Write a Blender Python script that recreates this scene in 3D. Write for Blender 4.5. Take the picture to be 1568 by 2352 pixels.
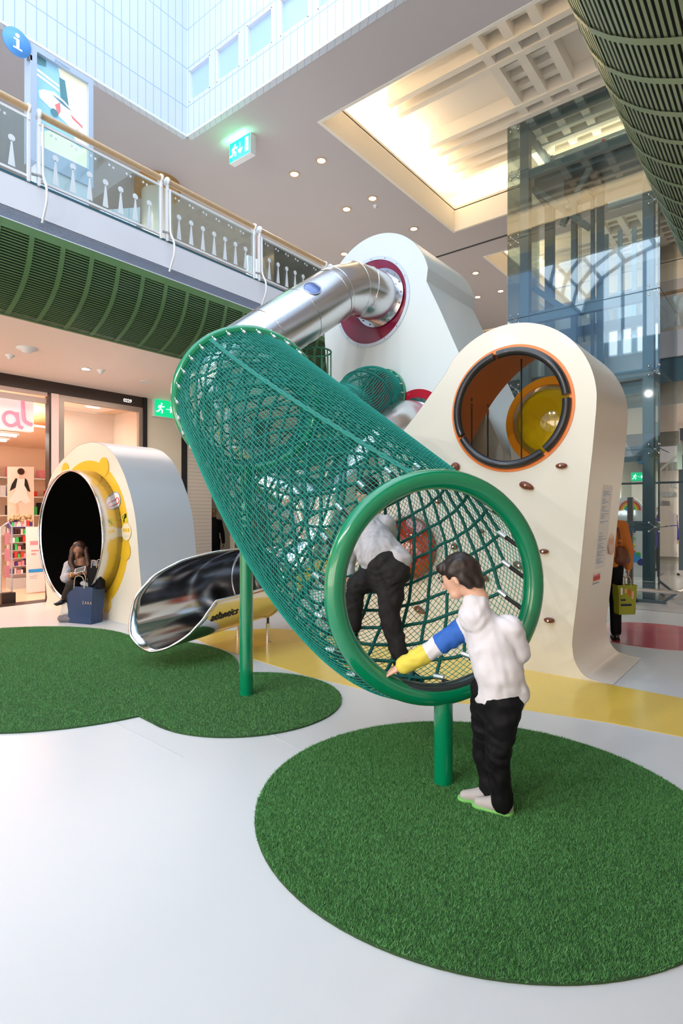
import bpy, math, random
import numpy as np
from mathutils import Vector, Matrix
random.seed(7)
rng = np.random.default_rng(7)
PI = math.pi
SC = bpy.context.scene
COL = SC.collection
for o in list(bpy.data.objects):
    bpy.data.objects.remove(o)

# ------------------------------------------------------------ camera
# world axes follow the building: +X to the right/near, +Y into the mall, Z up; camera stands at the origin
CAMH = 1.5
FPX = 1315.0
FW = (-.6225, .7826)
RT = (.7826, .6225)
cd = bpy.data.cameras.new('camera'); cam = bpy.data.objects.new('camera', cd); COL.objects.link(cam)
cam.location = (0, 0, CAMH); cam.rotation_euler = (PI/2, 0, math.atan2(.6225, .7826))
cd.sensor_fit = 'VERTICAL'; cd.sensor_height = 36; cd.sensor_width = 24; cd.lens = 36*FPX/2352
cd.clip_start = .05; cd.clip_end = 200
SC.camera = cam
SC.view_settings.view_transform = 'Standard'; SC.view_settings.look = 'None'
SC.view_settings.gamma = 1; SC.view_settings.use_curve_mapping = False
SC.view_settings.exposure = 0.14

# ------------------------------------------------------------ light
SKY_PANE = 2.1          # glazing of the atrium roof
AMB = .48               # daylight of the open mall around
wd = bpy.data.worlds.new('world'); SC.world = wd; wd.use_nodes = True
wb = wd.node_tree.nodes['Background']; wb.inputs[0].default_value = (.93, .95, 1, 1); wb.inputs[1].default_value = AMB

def area(name, loc, rot, sx, sy, power, color=(1, 1, 1), parent=None):
    l = bpy.data.lights.new(name, 'AREA'); l.shape = 'RECTANGLE'; l.size = sx; l.size_y = sy
    l.energy = power; l.color = color
    o = bpy.data.objects.new(name, l); COL.objects.link(o); o.location = loc; o.rotation_euler = rot
    return o
# daylight under the atrium glazing
area('daylight', (-3.0, 0.2, 11.6), (0, 0, 0), 7.5, 9, 150, (.80, .90, 1))
# second roof light, further down the mall behind the camera
WARM = (1, .80, .56)
for (loc, rot, sx, sy, p) in (((-6.42, 9.6, 8.62), (PI, 0, 0), .25, 4.6, 60), ((-3.2, 12.2, 8.62), (PI, 0, 0), 6, .25, 60),
                              ((-2.6, 7.07, 8.62), (PI, 0, 0), 7, .25, 55), ((-6.42, 15.9, 8.62), (PI, 0, 0), .25, 4.2, 45),
                              ((-2.6, 13.5, 8.62), (PI, 0, 0), 7, .25, 45)):
    area('cove_light', loc, rot, sx, sy, p, WARM)
area('shop_light', (-11.9, 3.2, 3.35), (0, 0, 0), 3, 3.5, 420, (1, .76, .62))
area('shop_light', (-10.5, 5.45, 3.55), (0, 0, 0), .9, 1.3, 340, (1, .94, .86))
area('soffit_fill', (-8.4, 3.6, 3.62), (0, 0, 0), 1.2, 5.5, 70, (1, .80, .70))
# spot helper, then fill spots added behind the camera to brighten the tower fronts
def spots(name, pts, power, color):
    for p in pts:
        l = bpy.data.lights.new(name, 'SPOT'); l.energy = power; l.spot_size = 2.6; l.spot_blend = .6; l.color = color; l.shadow_soft_size = .08
        o = bpy.data.objects.new(name, l); COL.objects.link(o); o.location = p
for x in (-7, -5, -3, -1):
    l = bpy.data.lights.new('front_fill_spot', 'SPOT'); l.energy = 470; l.spot_size = 2.0; l.spot_blend = 1; l.color = (1, .95, .88); l.shadow_soft_size = .02
    o = bpy.data.objects.new('front_fill_spot', l); COL.objects.link(o); o.location = (x, -6.2, 6.6); o.rotation_euler = (math.radians(72), 0, 0)
spots('soffit_fill', [(-8.2, 6.6, 3.6), (-8.2, 8.6, 3.6), (-11.4, 8.6, 3.6)], 26, (1, .88, .76))  # fill spots added to lift the dim walls on the left
spots('mall_fill', [(x, y, 3.62) for x in (-5.5, -3, -.5, 2) for y in (14.3, 17)], 105, (1, .90, .76))  # fill spots added to brighten the mall beyond the lift, both levels
spots('mall_fill', [(x, y, 7.9) for x in (-5, -1, 3) for y in (18.8, 21.5)], 110, (1, .90, .76))
spots('gallery_light', [(x, y, 7.9) for x in (-9.3, -11.5) for y in (5, 9, 13)], 75, (1, .90, .82))

# ------------------------------------------------------------ coordinates
def W(x, d, z):
    "x metres right of and d metres ahead of the camera foot, as building coordinates"
    return Vector((FW[0]*d + RT[0]*x, FW[1]*d + RT[1]*x, z))
def at(px, py, d):
    return W((px-784)/FPX*d, d, CAMH+(1176-py)/FPX*d)
def _ray(px, py):
    a = (px-784)/FPX; return Vector((FW[0]+RT[0]*a, FW[1]+RT[1]*a, (1176-py)/FPX))
def onX(px, py, X):
    r = _ray(px, py); t = X/r[0]; return Vector((X, r[1]*t, CAMH+r[2]*t))
def onY(px, py, Y):
    r = _ray(px, py); t = Y/r[1]; return Vector((r[0]*t, Y, CAMH+r[2]*t))
def onZ(px, py, Z=0):
    r = _ray(px, py); t = (Z-CAMH)/r[2]; return Vector((r[0]*t, r[1]*t, Z))

# ------------------------------------------------------------ materials
M = {}
def mat(name, c, rough=.5, metal=0, spec=.5, emit=0, ec=None, coat=0, noise=0, nscale=8, bump=0, bscale=60, alpha=1, trans=0, aniso=0):
    m = bpy.data.materials.new(name); m.use_nodes = True; nt = m.node_tree; b = nt.nodes['Principled BSDF']
    b.inputs['Base Color'].default_value = (*c, 1); b.inputs['Roughness'].default_value = rough
    b.inputs['Metallic'].default_value = metal; b.inputs['Specular IOR Level'].default_value = spec
    b.inputs['Coat Weight'].default_value = coat; b.inputs['Coat Roughness'].default_value = .08
    b.inputs['Alpha'].default_value = alpha; b.inputs['Transmission Weight'].default_value = trans
    if aniso: b.inputs['Anisotropic'].default_value = aniso
    if emit:
        b.inputs['Emission Color'].default_value = (*(ec or c), 1); b.inputs['Emission Strength'].default_value = emit
    tc = nt.nodes.new('ShaderNodeTexCoord')
    if noise:
        n = nt.nodes.new('ShaderNodeTexNoise'); n.inputs['Scale'].default_value = nscale; n.inputs['Detail'].default_value = 5
        nt.links.new(tc.outputs['Object'], n.inputs['Vector'])
        mx = nt.nodes.new('ShaderNodeMix'); mx.data_type = 'RGBA'; mx.blend_type = 'MIX'
        mx.inputs[6].default_value = (*[v*(1-noise) for v in c], 1); mx.inputs[7].default_value = (*[min(1, v*(1+noise)) for v in c], 1)
        nt.links.new(n.outputs['Fac'], mx.inputs[0]); nt.links.new(mx.outputs[2], b.inputs['Base Color'])
    if bump:
        n2 = nt.nodes.new('ShaderNodeTexNoise'); n2.inputs['Scale'].default_value = bscale; n2.inputs['Detail'].default_value = 3
        nt.links.new(tc.outputs['Object'], n2.inputs['Vector'])
        bp = nt.nodes.new('ShaderNodeBump'); bp.inputs['Strength'].default_value = bump; bp.inputs['Distance'].default_value = .01
        nt.links.new(n2.outputs['Fac'], bp.inputs['Height']); nt.links.new(bp.outputs[0], b.inputs['Normal'])
    M[name] = m; return m
def glassmat(name, tint, refl=.12, rough=0.02):
    m = bpy.data.materials.new(name); m.use_nodes = True; nt = m.node_tree; nt.nodes.clear()
    out = nt.nodes.new('ShaderNodeOutputMaterial'); mx = nt.nodes.new('ShaderNodeMixShader')
    tr = nt.nodes.new('ShaderNodeBsdfTransparent'); gl = nt.nodes.new('ShaderNodeBsdfGlossy')
    tr.inputs[0].default_value = (*tint, 1); gl.inputs['Roughness'].default_value = rough
    fr = nt.nodes.new('ShaderNodeLayerWeight'); fr.inputs[0].default_value = .25
    ma = nt.nodes.new('ShaderNodeMath'); ma.operation = 'MULTIPLY_ADD'; ma.inputs[1].default_value = .8; ma.inputs[2].default_value = refl; ma.use_clamp = True
    nt.links.new(fr.outputs['Fresnel'], ma.inputs[0]); nt.links.new(ma.outputs[0], mx.inputs[0])
    nt.links.new(tr.outputs[0], mx.inputs[1]); nt.links.new(gl.outputs[0], mx.inputs[2]); nt.links.new(mx.outputs[0], out.inputs[0])
    M[name] = m; return m
def plankmat(name, c, line, step=.142, rows=(8.51,), axis_z=False, zstep=0, z0=0, rough=.45, emit=0):
    "boards: thin grooves every step along the wall, plus level lines"
    m = mat(name, c, rough); nt = m.node_tree; b = nt.nodes['Principled BSDF']
    g = nt.nodes.new('ShaderNodeNewGeometry'); s = nt.nodes.new('ShaderNodeSeparateXYZ'); nt.links.new(g.outputs['Position'], s.inputs[0])
    def fr(src, st, off=0, w=.012):
        a = nt.nodes.new('ShaderNodeMath'); a.operation = 'ADD'; a.inputs[1].default_value = off+50*st; nt.links.new(src, a.inputs[0])
        d = nt.nodes.new('ShaderNodeMath'); d.operation = 'MODULO'; d.inputs[1].default_value = st; nt.links.new(a.outputs[0], d.inputs[0])
        l = nt.nodes.new('ShaderNodeMath'); l.operation = 'LESS_THAN'; l.inputs[1].default_value = w; nt.links.new(d.outputs[0], l.inputs[0]); return l.outputs[0]
    outs = []
    if step:
        ad = nt.nodes.new('ShaderNodeMath'); ad.operation = 'ADD'; nt.links.new(s.outputs[0], ad.inputs[0]); nt.links.new(s.outputs[1], ad.inputs[1])
        outs.append(fr(ad.outputs[0], step))
    if zstep: outs.append(fr(s.outputs[2], zstep, z0, .008))
    for z in rows:
        c1 = nt.nodes.new('ShaderNodeMath'); c1.operation = 'COMPARE'; c1.inputs[1].default_value = z; c1.inputs[2].default_value = .008
        nt.links.new(s.outputs[2], c1.inputs[0]); outs.append(c1.outputs[0])
    cur = outs[0]
    for o in outs[1:]:
        x = nt.nodes.new('ShaderNodeMath'); x.operation = 'MAXIMUM'; nt.links.new(cur, x.inputs[0]); nt.links.new(o, x.inputs[1]); cur = x.outputs[0]
    mx = nt.nodes.new('ShaderNodeMix'); mx.data_type = 'RGBA'; mx.inputs[6].default_value = (*c, 1); mx.inputs[7].default_value = (*line, 1)
    nt.links.new(cur, mx.inputs[0]); nt.links.new(mx.outputs[2], b.inputs['Base Color'])
    return m

mat('floor', (.65, .67, .695), .30, spec=.38, noise=.03, nscale=1.2)
mat('paint_yellow', (.86, .60, .10), .22, coat=.25, noise=.03, nscale=2)
mat('paint_red', (.55, .06, .10), .2, coat=.3)
mat('tile', (.60, .58, .58), .25, noise=.06, nscale=3)
mat('turf_base', (.025, .075, .022), .95)
mat('ceil', (.54, .50, .505), .8)
mat('ceil_dark', (.05, .05, .05), .6)
mat('cream_ceil', (.88, .82, .72), .7)
mat('soffit', (.92, .77, .68), .6)
plankmat('plank', (.68, .735, .80), (.36, .50, .70), rows=(8.51, 9.18, 9.85, 10.5))
mat('sky_window', (.36, .50, .74), .25, emit=.25, ec=(.45, .65, 1))
mat('white', (.84, .85, .87), .4)
mat('white_gloss', (.86, .87, .89), .2, coat=.3)
mat('fascia', (.80, .82, .90), .35)
mat('bluegrey', (.36, .41, .52), .4)
mat('teal_dark', (.03, .12, .17), .3)
mat('duct_green', (.10, .20, .075), .42, coat=.1)
mat('duct_green_light', (.26, .34, .19), .32, metal=.25)
mat('black', (.006, .006, .008), .6)
mat('black_gloss', (.01, .01, .012), .2, coat=.5)
mat('dark_brown', (.035, .022, .018), .35)
mat('wood', (.62, .42, .24), .38, noise=.15, nscale=20)
mat('wood_disc', (.50, .27, .08), .4, noise=.15, nscale=10)
mat('cream', (.79, .75, .65), .34, noise=.02, nscale=3, coat=.15)
mat('tower_skylit', (.66, .71, .71), .34, noise=.02, nscale=3, coat=.15)  # same paint as the cream towers, with the skylight's tint put into the colour
mat('pearl', (.90, .83, .76), .36, metal=.15)
mat('pearl_skylit', (.56, .63, .70), .38, metal=.15)  # bluish skylight on the tower side is put into this colour
mat('orange', (.90, .22, .03), .35)
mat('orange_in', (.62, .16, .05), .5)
mat('yellow', (.82, .50, .02), .4)
mat('steel', (.66, .66, .67), .24, metal=1, bump=.04, bscale=30)
mat('steel_mirror', (.66, .67, .70), .13, metal=1)
mat('steel_rim', (.80, .82, .86), .12, metal=1)
mat('chrome', (.82, .82, .84), .12, metal=1)
mat('ferrule', (.70, .74, .76), .3, metal=.85)
mat('ring_green', (.0, .22, .095), .18, coat=.6)
mat('net', (.0, .26, .20), .55)
mat('net_fine', (.0, .30, .235), .5)
mat('rope', (.0, .12, .10), .7, bump=.5, bscale=120)
mat('rope_light', (.01, .20, .16), .7, bump=.6, bscale=90)
mat('rope_black', (.02, .018, .016), .8)
mat('rubber', (.012, .013, .018), .33, coat=.3)
mat('maroon', (.20, .006, .035), .12, coat=.6)
mat('maroon_red', (.42, .01, .03), .12, coat=.6)
mat('hold', (.19, .05, .018), .45, noise=.3, nscale=40)
mat('lift_steel', (.10, .15, .185), .38, metal=.2)
mat('lift_pale', (.50, .60, .66), .3, metal=.4)
mat('totem_frame', (.52, .62, .78), .4)
mat('grey', (.30, .30, .31), .5)
mat('light_grey', (.55, .56, .58), .4)
mat('lamp', (1, .95, .88), .5, emit=26, ec=(1, .92, .82))
mat('lamp_soft', (1, .9, .8), .5, emit=5, ec=(1, .86, .72))
mat('exit_green', (.0, .45, .20), .4, emit=.75, ec=(.0, .72, .28))
mat('exit_white', (.9, 1, .95), .4, emit=1.3, ec=(.85, 1, .92))
mat('shop_wall', (.95, .70, .52), .6)
mat('shop_pale', (.92, .84, .76), .6)
mat('pinkish', (.90, .66, .62), .35)
mat('pink', (.90, .22, .32), .4, emit=.5, ec=(1, .35, .42))
mat('pink_plain', (.85, .30, .35), .5)
mat('panel_lit', (.90, .86, .86), .5, emit=.35, ec=(1, .93, .92))
mat('purple', (.07, .04, .25), .4)
mat('wall_cream', (.70, .66, .55), .6)
plankmat('brick_white', (.66, .62, .56), (.42, .39, .35), step=0, rows=(), zstep=.075)
mat('frost', (.78, .84, .90), .5)
mat('blue_sign', (.08, .30, .80), .4, emit=.2, ec=(.15, .50, 1))
mat('white_lit', (.95, .97, 1), .4, emit=.8)
mat('ad_blue', (.30, .62, .85), .4, emit=.25, ec=(.45, .78, 1))
mat('ad_cream', (.95, .93, .70), .4, emit=.3, ec=(1, .97, .78))
mat('ad_dark', (.10, .28, .34), .4, emit=.1, ec=(.2, .5, .6))
mat('ad_red', (.85, .20, .22), .4, emit=.2, ec=(1, .35, .36))
mat('ad_white', (.9, .93, 1), .4, emit=.3, ec=(.9, .95, 1))
mat('skin_light', (.72, .42, .30), .5)
mat('skin_brown', (.33, .15, .085), .45)
mat('hair_dark', (.022, .012, .010), .45)
mat('hair_brown', (.05, .018, .010), .4, noise=.5, nscale=60)
mat('shirt_white', (.70, .68, .73), .8, bump=.2, bscale=25)
mat('cloth_black', (.004, .004, .006), .7, spec=.2)
mat('cloth_char', (.020, .018, .019), .85, bump=.2, bscale=60)
mat('cloth_grey', (.42, .43, .48), .85, noise=.15, nscale=90, bump=.4, bscale=90)
mat('cloth_orange', (.62, .19, .03), .8)
mat('leather', (.16, .05, .022), .4)
mat('sleeve_blue', (.02, .12, .50), .7)
mat('sleeve_yellow', (.75, .62, .08), .7)
mat('shoe_green', (.25, .65, .18), .5)
mat('shoe_grey', (.45, .42, .42), .6)
mat('bag_navy', (.012, .045, .13), .33, bump=.3, bscale=14)
mat('bag_grey', (.13, .115, .14), .4, bump=.3, bscale=14)
mat('bag_lime', (.32, .34, .02), .4)
mat('plastic', (.75, .72, .68), .25, alpha=.45)
mat('gravel', (.17, .16, .18), .7, noise=.5, nscale=60)
mat('gold', (.8, .55, .2), .25, metal=1)
mat('text_dark', (.01, .015, .05), .4)
mat('text_blue', (.30, .42, .62), .5)
mat('label_pale', (.88, .86, .87), .45)
mat('salmon', (.80, .42, .32), .5)
for k, c in dict(r=(.85, .05, .03), o=(.95, .35, .03), y=(.9, .75, .05), g=(.05, .55, .12), b=(.03, .35, .85), v=(.16, .06, .55), n=(.04, .04, .30)).items():
    mat('c_'+k, c, .5)
glassmat('glass', (.86, .94, .93), .05)
glassmat('glass_lift', (.86, .95, .96), .09)
glassmat('glass_shop', (.98, .97, .96), .02)
glassmat('amber', (1.0, .90, .22), .10, .08)
glassmat('orange_dome', (.95, .35, .06), .08, .06)
mat('pane', (.9, .96, 1), .3, emit=SKY_PANE, ec=(.72, .86, 1))
mat('vault_steel', (.30, .38, .50), .4)

# ------------------------------------------------------------ mesh builder
class MB:
    def __init__(s): s.v = []; s.f = []; s.sm = []
    def add(s, vs, fs, smooth=False):
        n = len(s.v); s.v += [tuple(p) for p in vs]; s.f += [tuple(i+n for i in f) for f in fs]; s.sm += [smooth]*len(fs); return s
    def box(s, x0, x1, y0, y1, z0, z1):
        v = [(x, y, z) for z in (z0, z1) for y in (y0, y1) for x in (x0, x1)]
        return s.add(v, [(0, 2, 3, 1), (4, 5, 7, 6), (0, 1, 5, 4), (2, 6, 7, 3), (0, 4, 6, 2), (1, 3, 7, 5)])
    def obox(s, c, ax, ay, az, hx, hy, hz):
        c = Vector(c); ax, ay, az = Vector(ax)*hx, Vector(ay)*hy, Vector(az)*hz
        v = [c+ax*i+ay*j+az*k for k in (-1, 1) for j in (-1, 1) for i in (-1, 1)]
        return s.add(v, [(0, 2, 3, 1), (4, 5, 7, 6), (0, 1, 5, 4), (2, 6, 7, 3), (0, 4, 6, 2), (1, 3, 7, 5)])
    def bar(s, a, b, w, h=None):
        a, b = Vector(a), Vector(b); d = b-a; L = d.length; d.normalize(); h = h or w
        up = Vector((0, 0, 1)) if abs(d.z) < .95 else Vector((1, 0, 0))
        x = d.cross(up).normalized(); y = x.cross(d)
        return s.obox((a+b)/2, d, x, y, L/2, w/2, h/2)
    def tube(s, pts, r, n=8, closed=False, caps=True, smooth=True, ref=None):
        pts = [Vector(p) for p in pts]; m = len(pts); rs = r if hasattr(r, '__len__') else [r]*m
        vs = []; prev = None
        for i, p in enumerate(pts):
            if closed: t = pts[(i+1) % m]-pts[i-1]
            else: t = pts[min(i+1, m-1)]-pts[max(i-1, 0)]
            t.normalize()
            if prev is None:
                u = Vector(ref) if ref else (Vector((0, 0, 1)) if abs(t.z) < .9 else Vector((1, 0, 0)))
            else: u = prev
            u = (u-t*u.dot(t)); u.normalize(); prev = u; w = t.cross(u)
            for k in range(n):
                a = 2*PI*k/n; vs.append(p+(u*math.cos(a)+w*math.sin(a))*rs[i])
        fs = []
        for i in range(m if closed else m-1):
            j = (i+1) % m
            for k in range(n): fs.append((i*n+k, i*n+(k+1) % n, j*n+(k+1) % n, j*n+k))
        s.add(vs, fs, smooth)
        if caps and not closed:
            s.add(vs[:n], [tuple(range(n))[::-1]]); s.add(vs[-n:], [tuple(range(n))])
        return s
    def cyl(s, a, b, r, n=20, r2=None): return s.tube([a, b], [r, r if r2 is None else r2], n)
    def lathe(s, c, axis, prof, n=32, smooth=True, caps=False):
        "prof: list of (radius, distance along axis)"
        c = Vector(c); t = Vector(axis).normalized(); u = Vector((0, 0, 1)) if abs(t.z) < .9 else Vector((1, 0, 0))
        u = (u-t*u.dot(t)).normalized(); w = t.cross(u); vs = []
        for r, h in prof:
            for k in range(n):
                a = 2*PI*k/n; vs.append(c+t*h+(u*math.cos(a)+w*math.sin(a))*r)
        fs = [(i*n+k, i*n+(k+1) % n, (i+1)*n+(k+1) % n, (i+1)*n+k) for i in range(len(prof)-1) for k in range(n)]
        hs = [h for r, h in prof]; rs_ = [r for r, h in prof]
        if max(hs)-min(hs) < .12*max(rs_): smooth = False
        return s.add(vs, fs, smooth)
    def ring(s, c, axis, R, r, n=64, m=14, ecc=1):
        c = Vector(c); t = Vector(axis).normalized(); u = Vector((0, 0, 1)) if abs(t.z) < .9 else Vector((1, 0, 0))
        u = (u-t*u.dot(t)).normalized(); w = t.cross(u)
        return s.tube([c+(u*math.cos(2*PI*k/n)+w*math.sin(2*PI*k/n))*R for k in range(n)], r, m, closed=True)
    def ball(s, c, r, n=16, sc=(1, 1, 1)):
        c = Vector(c); vs = []; rows = n//2
        for i in range(rows+1):
            th = PI*i/rows
            for k in range(n):
                a = 2*PI*k/n; vs.append((c.x+r*sc[0]*math.sin(th)*math.cos(a), c.y+r*sc[1]*math.sin(th)*math.sin(a), c.z+r*sc[2]*math.cos(th)))
        fs = [(i*n+k, (i+1)*n+k, (i+1)*n+(k+1) % n, i*n+(k+1) % n) for i in range(rows) for k in range(n)]
        return s.add(vs, fs, True)
    def poly(s, pts): return s.add(pts, [tuple(range(len(pts)))])
    def prism(s, pts, d, caps=True, smooth=False):
        "extrude the closed outline pts by the vector d"
        d = Vector(d); n = len(pts); a = [Vector(p) for p in pts]; b = [p+d for p in a]
        s.add(a+b, [(i, (i+1) % n, (i+1) % n+n, i+n) for i in range(n)], smooth)
        if caps: s.add(a, [tuple(range(n))[::-1]]); s.add(b, [tuple(range(n))])
        return s
    def plate(s, outline, hole, d):
        "flat plate with one hole; outline and hole share the same number of points, matched by angle"
        n = len(outline); d = Vector(d); o = [Vector(p) for p in outline]; h = [Vector(p) for p in hole]
        V = o+h+[p+d for p in o]+[p+d for p in h]; f = []
        for i in range(n):
            j = (i+1) % n
            f += [(i, j, n+j, n+i), (2*n+j, 2*n+i, 3*n+i, 3*n+j), (n+i, n+j, 3*n+j, 3*n+i)]
        s.add(V, f)
        return s.add(V, [(i, (i+1) % n, 2*n+(i+1) % n, 2*n+i) for i in range(n)], True)
    def build(s, name, material, parent=None, kind=None, label=None, cat=None, group=None, sharp=None):
        me = bpy.data.meshes.new(name)
        A = np.array(s.v, dtype=float)
        if parent is not None: org = np.array(parent.matrix_world_loc) if hasattr(parent, 'matrix_world_loc') else np.array(wloc(parent))
        else:
            org = np.array([(A[:, 0].min()+A[:, 0].max())/2, (A[:, 1].min()+A[:, 1].max())/2, A[:, 2].min()])
        me.from_pydata([tuple(p) for p in (A-org)], [], s.f); me.polygons.foreach_set('use_smooth', s.sm)
        me.materials.append(M[material] if isinstance(material, str) else material); me.validate(); me.update()
        o = bpy.data.objects.new(name, me); COL.objects.link(o)
        if parent is not None: o.parent = parent
        else: o.location = org
        if kind: o['kind'] = kind
        if label: o['label'] = label
        if cat: o['category'] = cat
        if group: o['group'] = group
        return o
def wloc(o):
    p = Vector(o.location)
    while o.parent: o = o.parent; p = p+Vector(o.location)
    return p
def thing(name, label, cat, loc, group=None):
    o = bpy.data.objects.new(name, None); COL.objects.link(o); o.location = loc; o.empty_display_size = .1
    o['label'] = label; o['category'] = cat
    if group: o['group'] = group
    return o
def S(mb, name, material): return mb.build(name, material, kind='structure')
def bevel(o, w=.01, seg=2):
    m = o.modifiers.new('bevel', 'BEVEL'); m.width = w; m.segments = seg; m.limit_method = 'ANGLE'; m.angle_limit = .7; return o
def copy_tree(o, parent=None):
    c = o.copy(); COL.objects.link(c)
    if parent is not None: c.parent = parent
    for ch in list(o.children): copy_tree(ch, c)
    return c
def text(name, body, size, origin, right, up, material, parent=None, depth=.004, offset=0, shear=0, spacing=1.0, **kw):
    "lettering as real mesh: origin = lower left of the line, right/up = world directions"
    cu = bpy.data.curves.new('t', 'FONT'); cu.body = body; cu.size = size; cu.extrude = depth/2; cu.offset = offset; cu.shear = shear; cu.space_character = spacing
    cu.resolution_u = 4
    to = bpy.data.objects.new('t', cu); COL.objects.link(to); bpy.context.view_layer.update()
    me = bpy.data.meshes.new_from_object(to.evaluated_get(bpy.context.evaluated_depsgraph_get())); bpy.data.objects.remove(to)
    r = Vector(right).normalized(); u = Vector(up).normalized(); nrm = r.cross(u); o0 = Vector(origin)
    mb = MB(); mb.v = [tuple(o0+r*v.co.x+u*v.co.y+nrm*v.co.z) for v in me.vertices]
    mb.f = [tuple(p.vertices) for p in me.polygons]; mb.sm = [False]*len(mb.f)
    bpy.data.meshes.remove(me)
    return mb.build(name, material, parent, **kw)
def arc(cx, cz, r, a0, a1, n):
    return [(cx+r*math.cos(math.radians(a0+(a1-a0)*i/n)), cz+r*math.sin(math.radians(a0+(a1-a0)*i/n))) for i in range(n+1)]
def spline(P, n):
    "Catmull-Rom through the points"
    P = [Vector(p) for p in P]; Q = [P[0]*2-P[1]]+P+[P[-1]*2-P[-2]]; out = []
    for i in range(len(P)-1):
        a, b, c, d = Q[i:i+4]
        for k in range(n):
            t = k/n; out.append(.5*((2*b)+(c-a)*t+(2*a-5*b+4*c-d)*t*t+(3*b-a-3*c+d)*t**3))
    out.append(P[-1]); return out

# ================================================================ SETTING
S(MB().box(-9.8, 5, -9, 9.75, -.2, 0), 'floor', 'floor')
S(MB().box(-9.8, 5, 9.75, 24, -.2, 0), 'floor', 'tile')
S(MB().box(-16, -9.8, -2, 7, -.2, 0), 'floor', mat('shop_floor', (.80, .58, .42), .25))
S(MB().box(-16, -9.8, 7, 12, -.2, 0), 'floor', 'tile')
S(MB().box(-10.1, -9.8, -2, 4.55, 0, .006), 'trim_1', 'dark_brown')
S(MB().box(-9.85, 5, 9.745, 9.765, 0, .004), 'trim_2', 'grey')
for x in (-6, -3.2, -.4, 2.4): S(MB().box(x, x+.008, 9.77, 15, 0, .003), 'trim_3', 'grey')
# painted floor: yellow field under the towers, red disc beyond
yl = [(-5.95, 4.33), (-5.2, 4.12), (-4.2, 3.99), (-3.5, 3.90), (-2.9, 3.90), (-2.2, 4.05), (-1.61, 4.26), (-1.05, 4.37), (-.595, 4.40), (.6, 4.35), (2.5, 4.1), (2.5, 5.15), (.6, 5.3), (-.717, 5.31), (-1.449, 5.343),
      (-1.8, 5.9), (-3, 6.3), (-4.36, 5.55), (-5.3, 5.2)]
S(MB().prism([(*p, .0) for p in yl], (0, 0, .003)), 'trim_4', 'paint_yellow')
S(MB().prism([(-1.35+.80*math.cos(a*PI/36), 7.85+.80*math.sin(a*PI/36), 0) for a in range(72)], (0, 0, .003)), 'trim_5', 'paint_red')
# hairline joints in the floor
for (a, b) in (((262, 1660), (420, 1740)), ((620, 1685), (760, 1760))):
    S(MB().bar(onZ(*a, .0012), onZ(*b, .0012), .004, .002), 'trim_6', 'light_grey')

# ceiling of the upper level with the openings of the roof light and the two coffers
c = MB()
for (x0, x1, y0, y1) in ((-16, -8.3, -8, 6.13), (-16, -6.23, 6.13, 24), (-6.23, 5, 6.13, 7.24), (-6.23, 5, 12.03, 13.67), (-6.23, 5, 18.23, 24), (1.03, 5, -8, 6.13), (3.63, 5, 7.24, 18.23)):
    c.box(x0, x1, y0, y1, 8, 8.12)
S(c, 'ceiling', 'ceil')
S(MB().box(-7.3, 4, 12.90, 12.95, 7.985, 8.001), 'trim_7', 'ceil_dark')
def coffer(x0, x1, y0, y1):
    r = MB()      # rim of the opening
    for b in ((x0-.06, x0, y0-.06, y1+.06), (x0, x1, y0-.06, y0), (x0, x1, y1, y1+.06)): r.box(*b, 7.995, 8.5)
    for b in ((x0-.6, x0, y0-.6, y1+.6), (x0, x1, y0-.6, y0), (x0, x1, y1, y1+.6)): r.box(*b, 8.48, 8.55)   # ledge that hides the lamps
    S(r, 'ceiling', 'cream_ceil')
    t = MB(); t.box(x0-.7, x1+.1, y0-.7, y1+.7, 9.2, 9.3)
    for b in ((x0-.7, x0-.6, y0-.7, y1+.7), (x0-.7, x1, y0-.7, y0-.6), (x0-.7, x1, y1+.6, y1+.7), (x1, x1+.1, y0-.7, y1+.7)): t.box(*b, 8.5, 9.3)
    S(t, 'ceiling', 'cream_ceil')
    g = MB()      # plaid of ribs on the raised ceiling
    L = y1-y0
    for f, w in ((.015, .16), (.08, .12), (.15, .12), (.30, .12), (.37, .12), (.62, .12), (.69, .12), (.78, .10), (.85, .10), (.92, .12)):
        g.box(x0+.35, x1, y0+f*L, y0+f*L+w, 8.92, 9.199)
    for f, w in ((2.15, .14), (2.6, .14), (3.05, .14), (3.7, .14), (4.15, .14), (5.0, .14), (5.45, .14), (6.4, .14), (6.85, .14), (7.8, .14), (8.25, .14)):
        g.box(x0+f, x0+f+w, y0+.1, y1-.02, 8.94, 9.195)
    # flat infill between some ribs leaves the small square holes
    for (fx0, fx1, fy0, fy1) in ((1.75, 3.72, .03, .31), (1.75, 3.72, .70, .97), (2.2, 3.1, .38, .63), (5.1, 6.5, .38, .63), (4.2, 5.1, .70, .86), (6.9, 8.3, .03, .31)):
        ya, yb = y0+fy0*L, y0+fy1*L; n = 4
        for k in range(n):
            a = ya+(yb-ya)*k/n; g.box(x0+fx0, x0+fx1, a, a+(yb-ya)/n*.42, 9.08, 9.2)
    S(g, 'ceiling', 'cream_ceil')
coffer(-6.2, 3.6, 7.27, 12.0)
coffer(-6.2, 3.6, 13.7, 18.2)

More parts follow.
